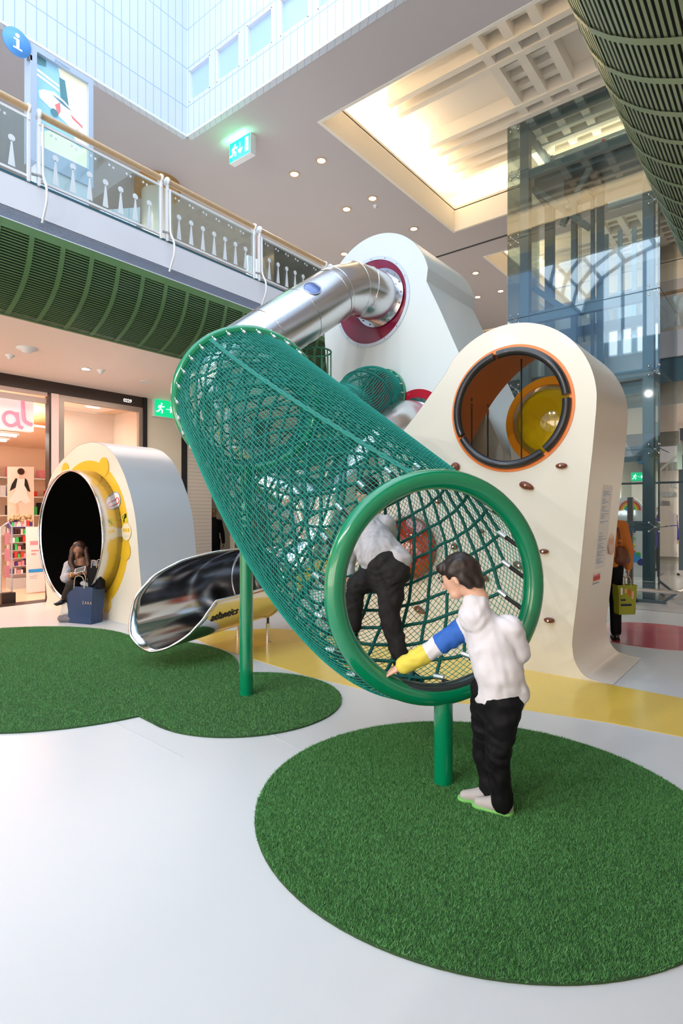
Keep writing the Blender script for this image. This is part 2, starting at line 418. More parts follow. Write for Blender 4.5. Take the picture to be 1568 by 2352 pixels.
# roof-light shaft and glazed vault over the void
SX0, SX1, SY0, SY1 = -8.27, 1.0, -8.0, 6.1
sw = MB(); sw.box(SX0-.1, SX0, SY0, SY1, 7.996, 11.2); S(sw, 'wall_left', 'plank')
sw = MB(); sw.box(SX1, SX1+.1, SY0, SY1, 7.996, 11.2); S(sw, 'wall_right', 'plank')
wx = [(-8.215+.733*k) for k in range(12)]
sw = MB(); sw.box(SX0, SX1, SY1, SY1+.1, 7.996, 8.57); sw.box(SX0, SX1, SY1, SY1+.1, 9.12, 11.2)
prev = SX0
for x in wx: sw.box(prev, x, SY1, SY1+.1, 8.57, 9.12); prev = x+.56
sw.box(prev, SX1, SY1, SY1+.1, 8.57, 9.12)
S(sw, 'wall_back', 'plank')
for i, x in enumerate(wx[:6]):
    w = S(MB().box(x, x+.56, SY1+.06, SY1+.08, 8.57, 9.12), 'window_%d' % (i+1), 'sky_window')
    f = MB()
    for b in ((x, x+.02, 8.57, 9.12), (x+.54, x+.56, 8.57, 9.12), (x, x+.56, 8.57, 8.585), (x, x+.56, 9.105, 9.12)): f.box(b[0], b[1], SY1+.0, SY1+.06, b[2], b[3])
    f.build('window_frame', 'white', w)
trim = MB(); trim.box(SX0, SX1, SY1-.012, SY1-.001, 7.994, 8.03); trim.box(SX0+.001, SX0+.012, SY0, SY1, 7.994, 8.03); S(trim, 'trim_8', 'white')
# vault: steel arches with glass panes between (daylight comes through the panes)
cxv, hw, zr = (SX0+SX1)/2, (SX1-SX0)/2, 11.2
def vp(t): a = PI*(1-t); return (cxv+hw*math.cos(a), zr+2.6*math.sin(a))
pn = MB(); NS = 10; NY = 9; dy = (SY1-SY0)/NY
for i in range(NS):
    a, b = vp(i/NS), vp((i+1)/NS)
    for j in range(NY):
        if (i+j) % 1: continue
        y0, y1 = SY0+j*dy+.12, SY0+(j+1)*dy-.12; e = .10
        A = Vector((a[0], 0, a[1])).lerp(Vector((b[0], 0, b[1])), .07); B = Vector((a[0], 0, a[1])).lerp(Vector((b[0], 0, b[1])), .93)
        pn.add([(A.x, y0, A.z), (B.x, y0, B.z), (B.x, y1, B.z), (A.x, y1, A.z)], [(0, 1, 2, 3)])
S(pn, 'window_20', 'pane')
vs = MB()
for j in range(NY+1):
    y = SY0+j*dy
    P = [vp(i/20) for i in range(21)]
    for i in range(20): vs.bar((P[i][0], y, P[i][1]), (P[i+1][0], y, P[i+1][1]), .24, .22)
for i in range(NS+1):
    x, z = vp(i/NS); vs.bar((x, SY0, z), (x, SY1, z), .12, .12)
S(vs, 'ceiling', 'vault_steel')
# glazed gable of the vault at the near end
gp = MB(); gs = MB()
for i in range(1, 9):
    x0, x1 = SX0+hw*2*i/10+.08, SX0+hw*2*(i+1)/10-.08
    def top(x): return zr+2.6*math.sqrt(max(0, 1-((x-cxv)/hw)**2))-.15
    gp.add([(x0, SY0, 9.6), (x1, SY0, 9.6), (x1, SY0, top(x1)), (x0, SY0, top(x0))], [(0, 3, 2, 1)])
S(gp, 'window_21', 'pane')
S(MB().box(SX0, SX1, SY0-.3, SY0-.1, 8, 14), 'wall_front', 'vault_steel')
S(MB().box(SX0-.1, SX1+.1, SY1, SY1+.1, 11.2, 14), 'wall_back', 'white')

# mall behind the camera; glowing panels added for reflections in the steel and glass
bk = MB(); bk.box(-16, 6, -9.3, -9, 0, 8); S(bk, 'wall_front', 'wall_cream')
for x in (-13, -8.5, -4, .5): S(MB().box(x, x+3.6, -9, -8.9, .2, 3.1), 'window_22', 'lamp_soft')
S(MB().box(-16, 5, -9, -6.5, 3.7, 4.9), 'ceiling', 'fascia')

# ---- right gallery (edge seen from below) and right wall
S(MB().box(-.92, 5, -9, 9.2, 4.45, 4.6), 'ceiling', 'soffit')
S(MB().box(-.97, -.92, -9, 9.2, 4.46, 4.98), 'trim_9', 'fascia')
S(MB().box(-.34, 5, -9, 9.2, 3.66, 3.72), 'ceiling', 'soffit')
S(MB().box(3.2, 3.3, -9, 9.2, 0, 3.7), 'wall_right', 'wall_cream')

# ---- left gallery: slab, soffit, fascia
S(MB().box(-16, -6.32, -6, 24, 4.452, 4.6), 'ceiling', 'white')
S(MB().box(-9.9, -6.89, -6, 12.4, 3.69, 3.75), 'ceiling', 'soffit')
S(MB().box(-6.30, -6.25, -6, 12.4, 4.60, 4.93), 'trim_10', 'fascia')
S(MB().box(-6.32, -6.245, -6, 12.4, 4.925, 4.95), 'trim_11', 'teal_dark')
lv = MB()
for k in range(9): lv.box(-6.29, -6.255, -6, 12.4, 4.475+k*.0137, 4.482+k*.0137)
S(lv, 'trim_12', 'bluegrey'); S(MB().box(-6.32, -6.30, -6, 12.4, 4.44, 4.60), 'trim_13', mat('louvre_back', (.16, .19, .26), .5))
S(MB().box(-6.31, -6.235, -6, 12.4, 4.445, 4.47), 'trim_14', 'fascia')

def duct(x0, sgn, y0, y1, green, lab, ribs_at):
    prof = [(0, 4.45), (0, 4.35), (.035, 4.22), (.085, 4.10), (.16, 3.98), (.26, 3.885), (.37, 3.81), (.48, 3.755), (.57, 3.715), (.65, 3.69)]
    L = [0]
    for a, b in zip(prof, prof[1:]): L.append(L[-1]+math.dist(a, b))
    def P(s):
        for i in range(len(prof)-1):
            if s <= L[i+1] or i == len(prof)-2:
                t = (s-L[i])/(L[i+1]-L[i]); a, b = prof[i], prof[i+1]; q = (a[0]+(b[0]-a[0])*t, a[1]+(b[1]-a[1])*t)
                nx, nz = (b[1]-a[1]), -(b[0]-a[0]); l = math.hypot(nx, nz); return q, (nx/l, nz/l)
    tot = L[-1]
    t = thing('louvred_duct', lab, 'air duct', (x0+sgn*.3, (y0+y1)/2, 3.69))
    bk = MB(); n = 24; V = []  # dark inside of the duct
    for i in range(n+1):
        q, nn = P(tot*i/n); x, z = x0-sgn*-1*(q[0]), q[1]
        bx_, bz_ = min(q[0]+.045, .655), min(q[1]+.045, 4.445); V += [(x0+sgn*bx_, y0, bz_), (x0+sgn*bx_, y1, bz_)]
    bk.add(V, [(2*i, 2*i+1, 2*i+3, 2*i+2) for i in range(n)], True); bk.build('backing', 'black', t)
    sl = MB(); N = 35 if sgn < 0 else 30
    for i in range(N):
        s0 = tot*(.07+.90*i/N); s1 = s0+tot*.90/N*.50
        (a, na), (b, nb) = P(s0), P(s1); th = .003
        V = []
        for y in (y0, y1):
            V += [(x0+sgn*a[0], y, a[1]), (x0+sgn*b[0], y, b[1]), (x0+sgn*(b[0]+abs(nb[0])*th), y, b[1]+abs(nb[1])*th), (x0+sgn*(a[0]+abs(na[0])*th), y, a[1]+abs(na[1])*th)]
        sl.add(V, [(0, 1, 5, 4), (1, 2, 6, 5), (2, 3, 7, 6), (3, 0, 4, 7), (0, 3, 2, 1), (4, 5, 6, 7)])
    sl.build('slats', green, t)
    rb = MB(); y = ribs_at
    while y < y1:
        if y > y0:
            V = []; n = 30
            for i in range(n+1):
                q, nn = P(tot*i/n)
                V += [(x0+sgn*(q[0]-.006), y-.026, q[1]-.004), (x0+sgn*(q[0]-.006), y+.026, q[1]-.004)]
            rb.add(V, [(2*i, 2*i+2, 2*i+3, 2*i+1) for i in range(n)], True)
        y += .323
    rb.build('rib', green, t)
    ed = MB(); ed.box(*(sorted((x0+sgn*.63, x0+sgn*.665))), y0, y1, 3.68, 3.70)
    ed.box(*(sorted((x0-sgn*.004, x0+sgn*.03))), y0, y1, 4.36, 4.45); ed.build('edge', green, t)
    return t
duct(-6.22, -1, -3.0, 12.4, 'duct_green', 'dark green louvred duct curving under the left balcony edge', -2.515)
duct(-.99, 1, -3.0, 9.2, 'duct_green_light', 'green metallic slotted duct bulging into the top right corner', -2.4)

# ---- ground-floor walls on the left
S(MB().box(-9.86, -9.78, -2, 6.285, 3.49, 3.69), 'trim_15', 'dark_brown')
w = MB(); w.box(-9.83, -9.78, -2, 4.42, 3.43, 3.49); w.box(-9.86, -9.82, -2, 4.42, 3.31, 3.40); S(w, 'trim_16', mat('shutter', (.42, .33, .30), .35, metal=.5))
S(MB().box(-9.9, -9.76, 4.44, 4.475, 0, 3.49), 'trim_17', 'dark_brown')
S(MB().box(-9.9, -9.76, 4.475, 4.60, 0, 3.49), 'wall_left', 'pinkish')
fr = MB(); fr.box(-9.86, -9.78, 4.60, 4.70, 0, 3.49); fr.box(-9.86, -9.78, 6.12, 6.20, 0, 3.49); fr.box(-9.86, -9.78, 4.70, 6.12, 3.40, 3.49); fr.box(-9.86, -9.78, 4.70, 6.12, 0, .12)
win = S(fr, 'window_30', mat('alu', (.42, .36, .31), .35, metal=.6))
MB().box(-9.83, -9.82, 4.70, 6.12, .12, 3.40).build('pane', 'glass_shop', win)
S(MB().box(-9.9, -9.76, 6.20, 6.285, 0, 3.69), 'trim_18', 'black')
S(MB().box(-9.9, -9.8, 6.285, 7.09, 0, 3.69), 'wall_left', 'wall_cream')
S(MB().box(-9.92, -9.78, 7.09, 7.22, 0, 3.69), 'trim_19', 'black')
S(MB().box(-9.9, -9.8, 7.22, 7.86, 0, 3.69), 'wall_left', 'brick_white')
S(MB().box(-9.9, -9.8, 7.86, 8.7, 2.6, 3.69), 'wall_left', 'wall_cream')
S(MB().box(-9.9, -9.8, 8.45, 8.5, 0, 2.6), 'trim_20', 'wall_cream')
S(MB().box(-9.9, -9.8, 8.5, 9.6, 0, 3.69), 'wall_left', mat('stone_wall', (.13, .10, .07), .8, noise=.7, nscale=14, bump=.6, bscale=12))
S(MB().box(-9.9, -9.8, 9.6, 14, 0, 3.69), 'wall_left', 'brick_white')
S(MB().box(-13.0, -12.9, 7.0, 12.0, 0, 3.69), 'wall_left', 'wall_cream')
S(MB().box(-13.0, -9.9, 6.98, 7.08, 0, 3.69), 'wall_back', 'wall_cream')
S(MB().box(-13.0, -9.9, 10.5, 10.6, 0, 3.69), 'wall_back', 'wall_cream')
# shop room
S(MB().box(-15.1, -15, -2, 6.98, 0, 3.5), 'wall_left', 'shop_wall')
S(MB().box(-15, -9.9, 6.88, 6.98, 0, 3.5), 'wall_back', 'shop_wall')
S(MB().box(-15, -9.9, -2.1, -2, 0, 3.5), 'wall_front', 'shop_wall')
S(MB().box(-15, -9.86, -2, 6.9, 3.48, 3.56), 'ceiling', 'shop_wall')
bx = MB(); bx.box(-10.92, -10.88, 5.1, 6.28, 0, 3.48); bx.box(-10.9, -9.86, 6.24, 6.28, 0, 3.48); S(bx, 'wall_left', 'shop_pale')
# upper level: back walls far behind the balustrade
S(MB().box(-15.1, -15, -6, 24, 4.6, 8), 'wall_left', mat('upper_wall', (.50, .42, .38), .7))
S(MB().box(-16, 5, 23.9, 24, 0, 8), 'wall_back', 'wall_cream')
S(MB().box(4.9, 5, 9, 24, 0, 9), 'wall_right', 'wall_cream')
# ---- far gallery behind the lift
S(MB().box(-6.29, 5, 12.5, 24, 4.45, 4.6), 'ceiling', 'white')
S(MB().box(-6.3, 5, 12.42, 12.5, 4.45, 4.95), 'trim_21', 'fascia')
S(MB().box(-6.3, 5, 13.3, 17.5, 3.66, 3.72), 'ceiling', 'soffit')
S(MB().box(-6.3, 5, 12.5, 12.56, 4.0, 4.45), 'trim_22', 'teal_dark')
S(MB().box(-6.3, 5, 13.1, 13.3, 3.66, 4.2), 'ceiling', 'cream_ceil')
S(MB().box(-9.8, 5, 19.0, 19.1, 0, 4.45), 'wall_back', mat('far_wall', (.55, .52, .44), .6, noise=.25, nscale=.9))

# ================================================================ TURF
def turf(name, outline, seed, dens, label, clip=None):
    t = thing(name, label, 'artificial grass', (sum(p[0] for p in outline)/len(outline), sum(p[1] for p in outline)/len(outline), 0))
    MB().prism([(*p, 0.001) for p in outline], (0, 0, .010)).build('backing', 'turf_base', t)
    r = np.random.default_rng(seed); P = np.array(outline); x0, y0 = P.min(0); x1, y1 = P.max(0)
    n = int((x1-x0)*(y1-y0)*dens); q = np.c_[r.uniform(x0, x1, n), r.uniform(y0, y1, n)]
    ins = np.zeros(n, bool); m = len(P)
    for i in range(m):
        a, b = P[i], P[(i+1) % m]
        c = (a[1] > q[:, 1]) != (b[1] > q[:, 1])
        with np.errstate(divide='ignore', invalid='ignore'):
            ins ^= c & (q[:, 0] < (b[0]-a[0])*(q[:, 1]-a[1])/(b[1]-a[1])+a[0])
    q = q[ins]; n = len(q)
    h = r.uniform(.010, .019, n); th = r.uniform(0, 2*PI, n); ln = r.uniform(.2, 1.1, n)*h; la = r.uniform(0, 2*PI, n); w = r.uniform(.0011, .0021, n)*(1.0 if dens > 40000 else 1.4)
    z = np.full(n, .006)
    o = np.array(wloc(t)); V = np.empty((n, 3, 3))
    V[:, 0] = np.c_[q[:, 0]-w*np.cos(th), q[:, 1]-w*np.sin(th), z]; V[:, 1] = np.c_[q[:, 0]+w*np.cos(th), q[:, 1]+w*np.sin(th), z]
    V[:, 2] = np.c_[q[:, 0]+ln*np.cos(la), q[:, 1]+ln*np.sin(la), z+h]; V -= o
    me = bpy.data.meshes.new('grass_pile'); me.vertices.add(3*n); me.vertices.foreach_set('co', V.reshape(-1)); me.loops.add(3*n)
    me.loops.foreach_set('vertex_index', np.arange(3*n, dtype=np.int32)); me.polygons.add(n); me.polygons.foreach_set('loop_start', np.arange(0, 3*n, 3, dtype=np.int32))
    me.update(); me.validate(); me.materials.append(M['blade'])
    ob = bpy.data.objects.new('grass_pile', me); COL.objects.link(ob); ob.parent = t; ob['kind'] = 'stuff'
    return t
bm_ = mat('blade', (.05, .17, .045), .55); nt = bm_.node_tree; b = nt.nodes['Principled BSDF']
g = nt.nodes.new('ShaderNodeNewGeometry'); cr = nt.nodes.new('ShaderNodeValToRGB')
cr.color_ramp.elements[0].color = (.03, .17, .045, 1); cr.color_ramp.elements[1].color = (.18, .50, .15, 1)
nt.links.new(g.outputs['Random Per Island'], cr.inputs[0]); nt.links.new(cr.outputs[0], b.inputs['Base Color'])
near = [(-1.285+1.13*math.cos(a*PI/48), 2.735+1.13*math.sin(a*PI/48)) for a in range(96)]
turf('turf_pad', near, 3, 105000, 'large round green turf pad in the foreground under the net tunnel mouth')
# union outline of the three overlapping circles on the left
C3 = [(-3.437, 3.093, .765), (-5.152, 2.65, 1.416), (-6.574, 2.216, 1.625)]
def union(circs, n=420):
    cx, cy = sum(c[0] for c in circs)/len(circs), sum(c[1] for c in circs)/len(circs); out = []
    pts = []
    for (x, y, r) in circs:
        for k in range(n):
            p = (x+r*math.cos(2*PI*k/n), y+r*math.sin(2*PI*k/n))
            if all((p[0]-a)**2+(p[1]-b)**2 >= (c-1e-6)**2 for (a, b, c) in circs): pts.append(p)
    cx, cy = -5.1, 2.6
    pts.sort(key=lambda p: math.atan2(p[1]-cy, p[0]-cx))
    return pts
turf('turf_pad', union(C3), 4, 42000, 'long lobed green turf pad on the left reaching under the slide exit')

# ================================================================ TOWERS
def shell(outl, Y, depth, ring=None):
    pass
def resample(poly, n):
    P = [Vector((p[0], 0, p[1])) for p in poly]; P.append(P[0]); L = [0]
    for a, b in zip(P, P[1:]): L.append(L[-1]+(b-a).length)
    out = []; i = 0
    for k in range(n):
        s = L[-1]*k/n
        while L[i+1] < s: i += 1
        out.append(P[i].lerp(P[i+1], (s-L[i])/(L[i+1]-L[i])))
    return out
def byangle(outl, c, n):
    "points of the outline on rays from c at n even angles (star-shaped outline)"
    P = [(p[0]-c[0], p[1]-c[1]) for p in outl]; out = []
    for k in range(n):
        a = 2*PI*k/n; dx, dz = math.cos(a), math.sin(a); best = None
        for i in range(len(P)):
            (x1, z1), (x2, z2) = P[i], P[(i+1) % len(P)]
            den = dx*(z2-z1)-dz*(x2-x1)
            if abs(den) < 1e-9: continue
            t = (x1*(z2-z1)-z1*(x2-x1))/den; u = (x1*dz-z1*dx)/den
            if t > 0 and -1e-6 <= u <= 1+1e-6 and (best is None or t > best): best = t
        out.append((c[0]+dx*best, c[1]+dz*best))
    return out
def face(outl, c, r, Y, th, n=180):
    "front or back wall of a tower with a round hole"
    o = byangle(outl, c, n); h = [(c[0]+r*math.cos(2*PI*k/n), c[1]+r*math.sin(2*PI*k/n)) for k in range(n)]
    return MB().plate([(p[0], Y, p[1]) for p in o], [(p[0], Y, p[1]) for p in h], (0, th, 0))
def skin(outl, Y0, Y1, c=None):
    if c is not None:
        D_ = [p for p in byangle(outl, c, 480)]; k0 = min(range(480), key=lambda i: (round(D_[i][1], 3), -D_[i][0])); D_ = D_[k0:]+D_[:k0]
        outl = D_ if D_[1][1] > .002 else D_; outl = [p for i, p in enumerate(outl) if p[1] > .0015 or i == 0]+[D_[-1]] if False else [p for p in D_ if p[1] > .0015]
        outl = [(outl[0][0], 0)]+outl+[(outl[-1][0], 0)]
        outl = [(c[0]+(p[0]-c[0])*1.003, max(0, c[1]+(p[1]-c[1])*1.003)) for p in outl]
    n = len(outl); V = [(x, Y0, z) for x, z in outl]+[(x, Y1, z) for x, z in outl]
    m = MB(); m.add(V, [(i, i+1, i+1+n, i+n) for i in range(n-1)], True); return m
def flatring(c, r0, r1, Y, th, n=96):
    return MB().plate([(c[0]+r1*math.cos(2*PI*k/n), Y, c[1]+r1*math.sin(2*PI*k/n)) for k in range(n)], [(c[0]+r0*math.cos(2*PI*k/n), Y, c[1]+r0*math.sin(2*PI*k/n)) for k in range(n)], (0, th, 0))

# --- near right tower, orange porthole, climbing wall
Y1 = 5.343
T1 = thing('play_tower', 'cream climbing tower on the right with an orange-rimmed porthole', 'play tower', (-2.4, 5.9, 0))
flare = [(-1.25, .003), (-1.36, .009), (-1.46, .028), (-1.52, .075), (-1.56, .14), (-1.58, .21)]
rightE = flare+[(-1.587, .28), (-1.590, .34), (-1.542, .75), (-1.516, 1.02), (-1.462, 1.6), (-1.415, 2.05), (-1.385, 2.40), (-1.38, 2.52)]
leftE = [(-2.85, 2.96), (-3.0, 2.79), (-3.25, 2.52), (-3.6, 2.18), (-3.92, 1.7), (-4.10, 1.2), (-4.15, .6), (-4.2, .25), (-4.35, 0)]
out1 = rightE+arc(-2.193, 2.505, .813, 4, 138, 40)+leftE
c1 = (-2.175, 2.50)
out1f = [(-1.589, 0)]+out1[len(flare):]
flp = [(p.x, p.z) for p in spline([(x, 0, z) for x, z in flare+[(-1.587, .28)]], 6)]
def subtract(outl, c, r): return outl
f = face(out1f, c1, .585, Y1, .03, 480); f.prism([(x, Y1+.0008, z) for x, z in flp]+[(-1.66, Y1+.0008, .28), (-1.66, Y1+.0008, .002)], (0, .028, 0))
f.build('front_wall', 'cream', T1)
skin([(c1[0]+(x-c1[0])*1.003, max(.0035, c1[1]+(z-c1[1])*1.001)) for x, z in flp+out1[len(flare)+1:]], Y1, 6.52).build('side_skin', 'pearl', T1)
bkf = [(p[0], p[1]) for p in out1]
face(out1f, c1, .78, 6.49, .03, 480).prism([(x, 6.49, z) for x, z in flp]+[(-1.5885, 6.49, .28), (-1.5885, 6.49, 0)], (0, .03, 0)).build('back_wall', 'cream', T1)
flatring(c1, .565, .612, Y1-.008, .02).build('porthole_ring', 'orange', T1)
tire = MB()
for a0, a1 in ((7, 102), (106, 204), (208, 306), (310, 363)):
    tire.tube([(c1[0]+.545*math.cos(math.radians(a0+(a1-a0)*k/24)), Y1-.02, c1[1]+.545*math.sin(math.radians(a0+(a1-a0)*k/24))) for k in range(25)], .040, 12)
tire.build('rubber_bumper', 'rubber', T1)
# orange lining that closes the left and top of the inside
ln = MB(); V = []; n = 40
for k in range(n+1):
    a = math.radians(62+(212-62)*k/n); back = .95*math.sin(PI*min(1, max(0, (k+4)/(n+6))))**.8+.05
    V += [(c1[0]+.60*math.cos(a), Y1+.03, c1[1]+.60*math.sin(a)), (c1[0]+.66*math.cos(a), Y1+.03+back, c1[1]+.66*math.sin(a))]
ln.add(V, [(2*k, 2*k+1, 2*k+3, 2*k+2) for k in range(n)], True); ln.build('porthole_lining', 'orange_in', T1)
# lower orange bubble window
c1b = (-3.30, 1.11)
bz = flatring(c1b, .33, .40, Y1-.014, .014); bz.build('bubble_rim', mat('clear_rim', (.52, .47, .42), .3), T1)
d = MB(); d.lathe((c1b[0], Y1-.014, c1b[1]), (0, -1, 0), [(.345*math.cos(PI/2*i/12), .02+.17*math.sin(PI/2*i/12)) for i in range(12)]+[(.001, .19)], 48); d.build('bubble_window', 'orange_dome', T1)
d = MB(); d.lathe((c1b[0], Y1-.012, c1b[1]), (0, -1, 0), [(.345, 0), (.22, .002), (.0001, .003)], 40); d.build('bubble_back', mat('bubble_dark', (.34, .07, .012), .3), T1)
# climbing holds screwed to the front wall
holds = [(-2.745, 1.965, .045, 'round'), (-1.68, 1.921, .042, 'oval'), (-2.003, 1.752, .050, 'wedge'), (-2.941, 1.619, .035, 'round'), (-2.467, 1.309, .035, 'oval'), (-2.755, 1.146, .036, 'round'),
         (-1.838, 1.135, .036, 'oval'), (-2.066, .993, .05, 'wedge'), (-2.444, .854, .05, 'wedge'), (-3.168, .452, .05, 'wedge'), (-1.79, .501, .040, 'oval')]
for (x, z, r, k) in holds:
    h = MB(); sc = dict(round=(1.1, .6, 1), oval=(1.25, .6, .62), wedge=(1.35, .65, .8))[k]
    h.ball((x, Y1-.018, z), r, 16, sc)
    if k == 'wedge': h.v = [(vx+(z-vz)*.5, vy, vz-max(0, (vx-x))*.25) for vx, vy, vz in h.v]
    ho = h.build('climbing_hold', 'hold', T1)
    MB().cyl((x, Y1-.055, z), (x, Y1-.03, z), .009, 10).build('bolt', 'steel', ho)
# notices on the right side of the tower
def onside(px, py):
    p = onX(px, py, -1.5); return p
def sideX(z):
    for (xa, za), (xb, zb) in zip(rightE, rightE[1:]):
        if za <= z <= zb: return xa+(xb-xa)*(z-za)/(zb-za)
    return -1.40
def sideplate(y0, y1, z0, z1, m, nm, parent, off=.004):
    a, b = sideX(z0)+off, sideX(z1)+off
    mb = MB(); mb.prism([(a, y0, z0), (a, y1, z0), (b, y1, z1), (b, y0, z1)], (-.003, 0, 0)); return mb.build(nm, m, parent)
nb = sideplate(5.80, 6.17, .95, 1.76, 'label_pale', 'notice_board', T1)
lines = MB(); zz = 1.71; k = 0
while zz > .98:
    if k % 5 and not (1.30 < zz < 1.38):
        L_ = random.choice((.12, .18, .24, .28)); x = sideX(zz)+.006
        lines.add([(x, 5.83, zz), (x, 5.83+L_, zz), (x+.001, 5.83+L_, zz+.006), (x+.001, 5.83, zz+.006)], [(0, 1, 2, 3)])
    zz -= .0145; k += 1
lines.build('printed_lines', 'text_blue', nb)
nb = sideplate(5.74, 6.06, .78, .915, 'label_pale', 'warning_label', T1)
for k in range(3):
    y = 5.82+k*.08; MB().ring((sideX(.86)+.006, y, .865), (1, 0, 0), .028, .005, 24, 6).build('prohibition_ring', 'c_r', nb)
    MB().box(sideX(.86)+.004, sideX(.86)+.007, y-.009, y+.009, .85, .88).build('pictogram', 'text_dark', nb)
    MB().box(sideX(.81)+.004, sideX(.81)+.007, y-.028, y+.024, .805, .812).build('caption', 'text_dark', nb)
nb = MB().lathe((sideX(1.17)+.006, 6.33, 1.17), (1, 0, 0), [(.0001, .004), (.11, .003), (.11, 0)], 36).build('round_label', mat('salmon_pale', (.80, .60, .52), .5), T1)
MB().ring((sideX(1.17)+.009, 6.33, 1.17), (1, 0, 0), .105, .005, 40, 6).build('label_rim', 'salmon', nb)
for k in range(3): MB().box(sideX(1.17)+.008, sideX(1.17)+.014, 6.26+k*.05, 6.29+k*.05, 1.17, 1.22).build('figure', 'salmon', nb)
# three ropes hanging inside the porthole
for (a, b, tick) in ((onY(1083, 918, 5.62), onY(1091, 1040, 5.62), 1), (onY(1120, 932, 5.9), onY(1120, 1060, 5.9), 1), (onY(1197, 812, 5.75), onY(1200, 1070, 5.75), 0)):
    b = Vector((a.x, a.y, 1.2)); a2 = Vector((a.x, a.y, a.z if tick else 3.13))
    r = MB().tube([a2-Vector((0, 0, .06)), b], .0085, 8).build('rope', 'rope_black', T1)
    if tick:
        MB().ring(a2, (1, 0, 0), .016, .004, 16, 6).build('shackle', 'dark_brown', r)
        MB().cyl(a2-Vector((0, 0, .04)), a2-Vector((0, 0, .10)), .013, 10).build('thimble', 'hold', r)

# --- yellow bubble frame standing behind the climbing tower
Y3 = 6.70; c3 = (onY(1262, 968, Y3).x, onY(1262, 968, Y3).z)
T3 = thing('play_tower', 'pale slab behind the climbing tower holding a yellow bubble window in an orange ring', 'play tower', (c3[0], 6.9, 0))
o3 = [(c3[0]+.52, 0), (c3[0]+.515, c3[1])]+arc(c3[0], c3[1], .515, 4, 176, 30)+[(c3[0]-.46, c3[1]-.4), (c3[0]-.30, 0)]
face(o3, c3, .42, Y3, .03).build('front_wall', 'tower_skylit', T3); skin(o3, Y3, Y3+.28).build('side_skin', 'tower_skylit', T3)
flatring(c3, .42, .52, Y3-.02, .02).build('bubble_ring', mat('orange_ring', (.95, .36, .02), .25), T3)
d = MB(); d.lathe((c3[0], Y3-.02, c3[1]), (0, -1, 0), [(.425*math.cos(PI/2*i/14), .26*math.sin(PI/2*i/14)) for i in range(14)]+[(.001, .26)], 48); d.build('bubble_window', 'amber', T3)
d = MB(); d.lathe((c3[0], Y3-.0, c3[1]), (0, -1, 0), [(.425, 0), (.3, .02), (.0001, .03)], 40); d.build('bubble_back', mat('amber_back', (.92, .80, .22), .25, metal=.1), T3)

# --- tall rear tower with the steel tube slide
Y2 = 6.55; K2 = Y2/6.3
def t2(x, z): return (x*K2, CAMH+(z-CAMH)*K2)
T2 = thing('play_tower', 'tall white rear tower with a dark red porthole and steel tube slide', 'play tower', (-4.2, 7.0, 0))
out2 = [(-2.66, -.02), (-2.62, .8), (-2.58, 1.5), (-2.563, 2.026), (-2.881, 2.732), (-3.207, 3.444), (-3.456, 4.004), (-3.647, 4.402)]+arc(-4.46, 4.36, .86, 14, 176, 40)+[(-5.33, 4.2), (-5.30, 3.7), (-5.24, 3.2), (-5.20, 2.6), (-5.25, 1.4), (-5.4, .4), (-5.6, 0)]
out2 = [t2(*p) if p[1] > .1 else (p[0]*K2, 0) for p in out2]; c2 = t2(-4.49, 4.33)
face(out2, c2, .57, Y2, .03, 480).build('front_wall', 'tower_skylit', T2)
skin(out2, Y2, 7.92, c2).build('side_skin', 'tower_skylit', T2)
face(out2, c2, .2, 7.89, .03).build('back_wall', 'tower_skylit', T2)
p = flatring(c2, .577, .624, Y2-.012, .016); pr = p.build('porthole_ring', 'pearl_skylit', T2)
for k in range(16):
    a = 2*PI*k/16; MB().cyl((c2[0]+.60*math.cos(a), Y2-.018, c2[1]+.60*math.sin(a)), (c2[0]+.60*math.cos(a), Y2-.01, c2[1]+.60*math.sin(a)), .009, 8).build('bolt', 'steel', pr)
cF = t2(-4.36, 4.35)       # slide flange centre
MB().plate([(c2[0]+.578*math.cos(2*PI*k/96), Y2-.004, c2[1]+.578*math.sin(2*PI*k/96)) for k in range(96)], [(cF[0]+.36*math.cos(2*PI*k/96), Y2-.004, cF[1]+.36*math.sin(2*PI*k/96)) for k in range(96)], (0, .01, 0)).build('porthole_disc', 'maroon', T2)
c2b = t2(-3.80, 2.62)
fl2 = flatring(c2b, .33, .46, Y2-.012, .02); fl2.build('lower_porthole', 'maroon_red', T2)
c2n = t2(-4.30, 3.03)      # net tunnel mouth
MB().ring((c2n[0], Y2-.03, c2n[1]), (0, 1, 0), .36, .018, 48, 8).build('tunnel_mouth', 'ring_green', T2)
d = MB().lathe((c2n[0], Y2-.006, c2n[1]), (0, -1, 0), [(.0001, .0), (.34, .001)], 40).build('tunnel_opening', mat('dark_red', (.14, .02, .02), .6), T2)

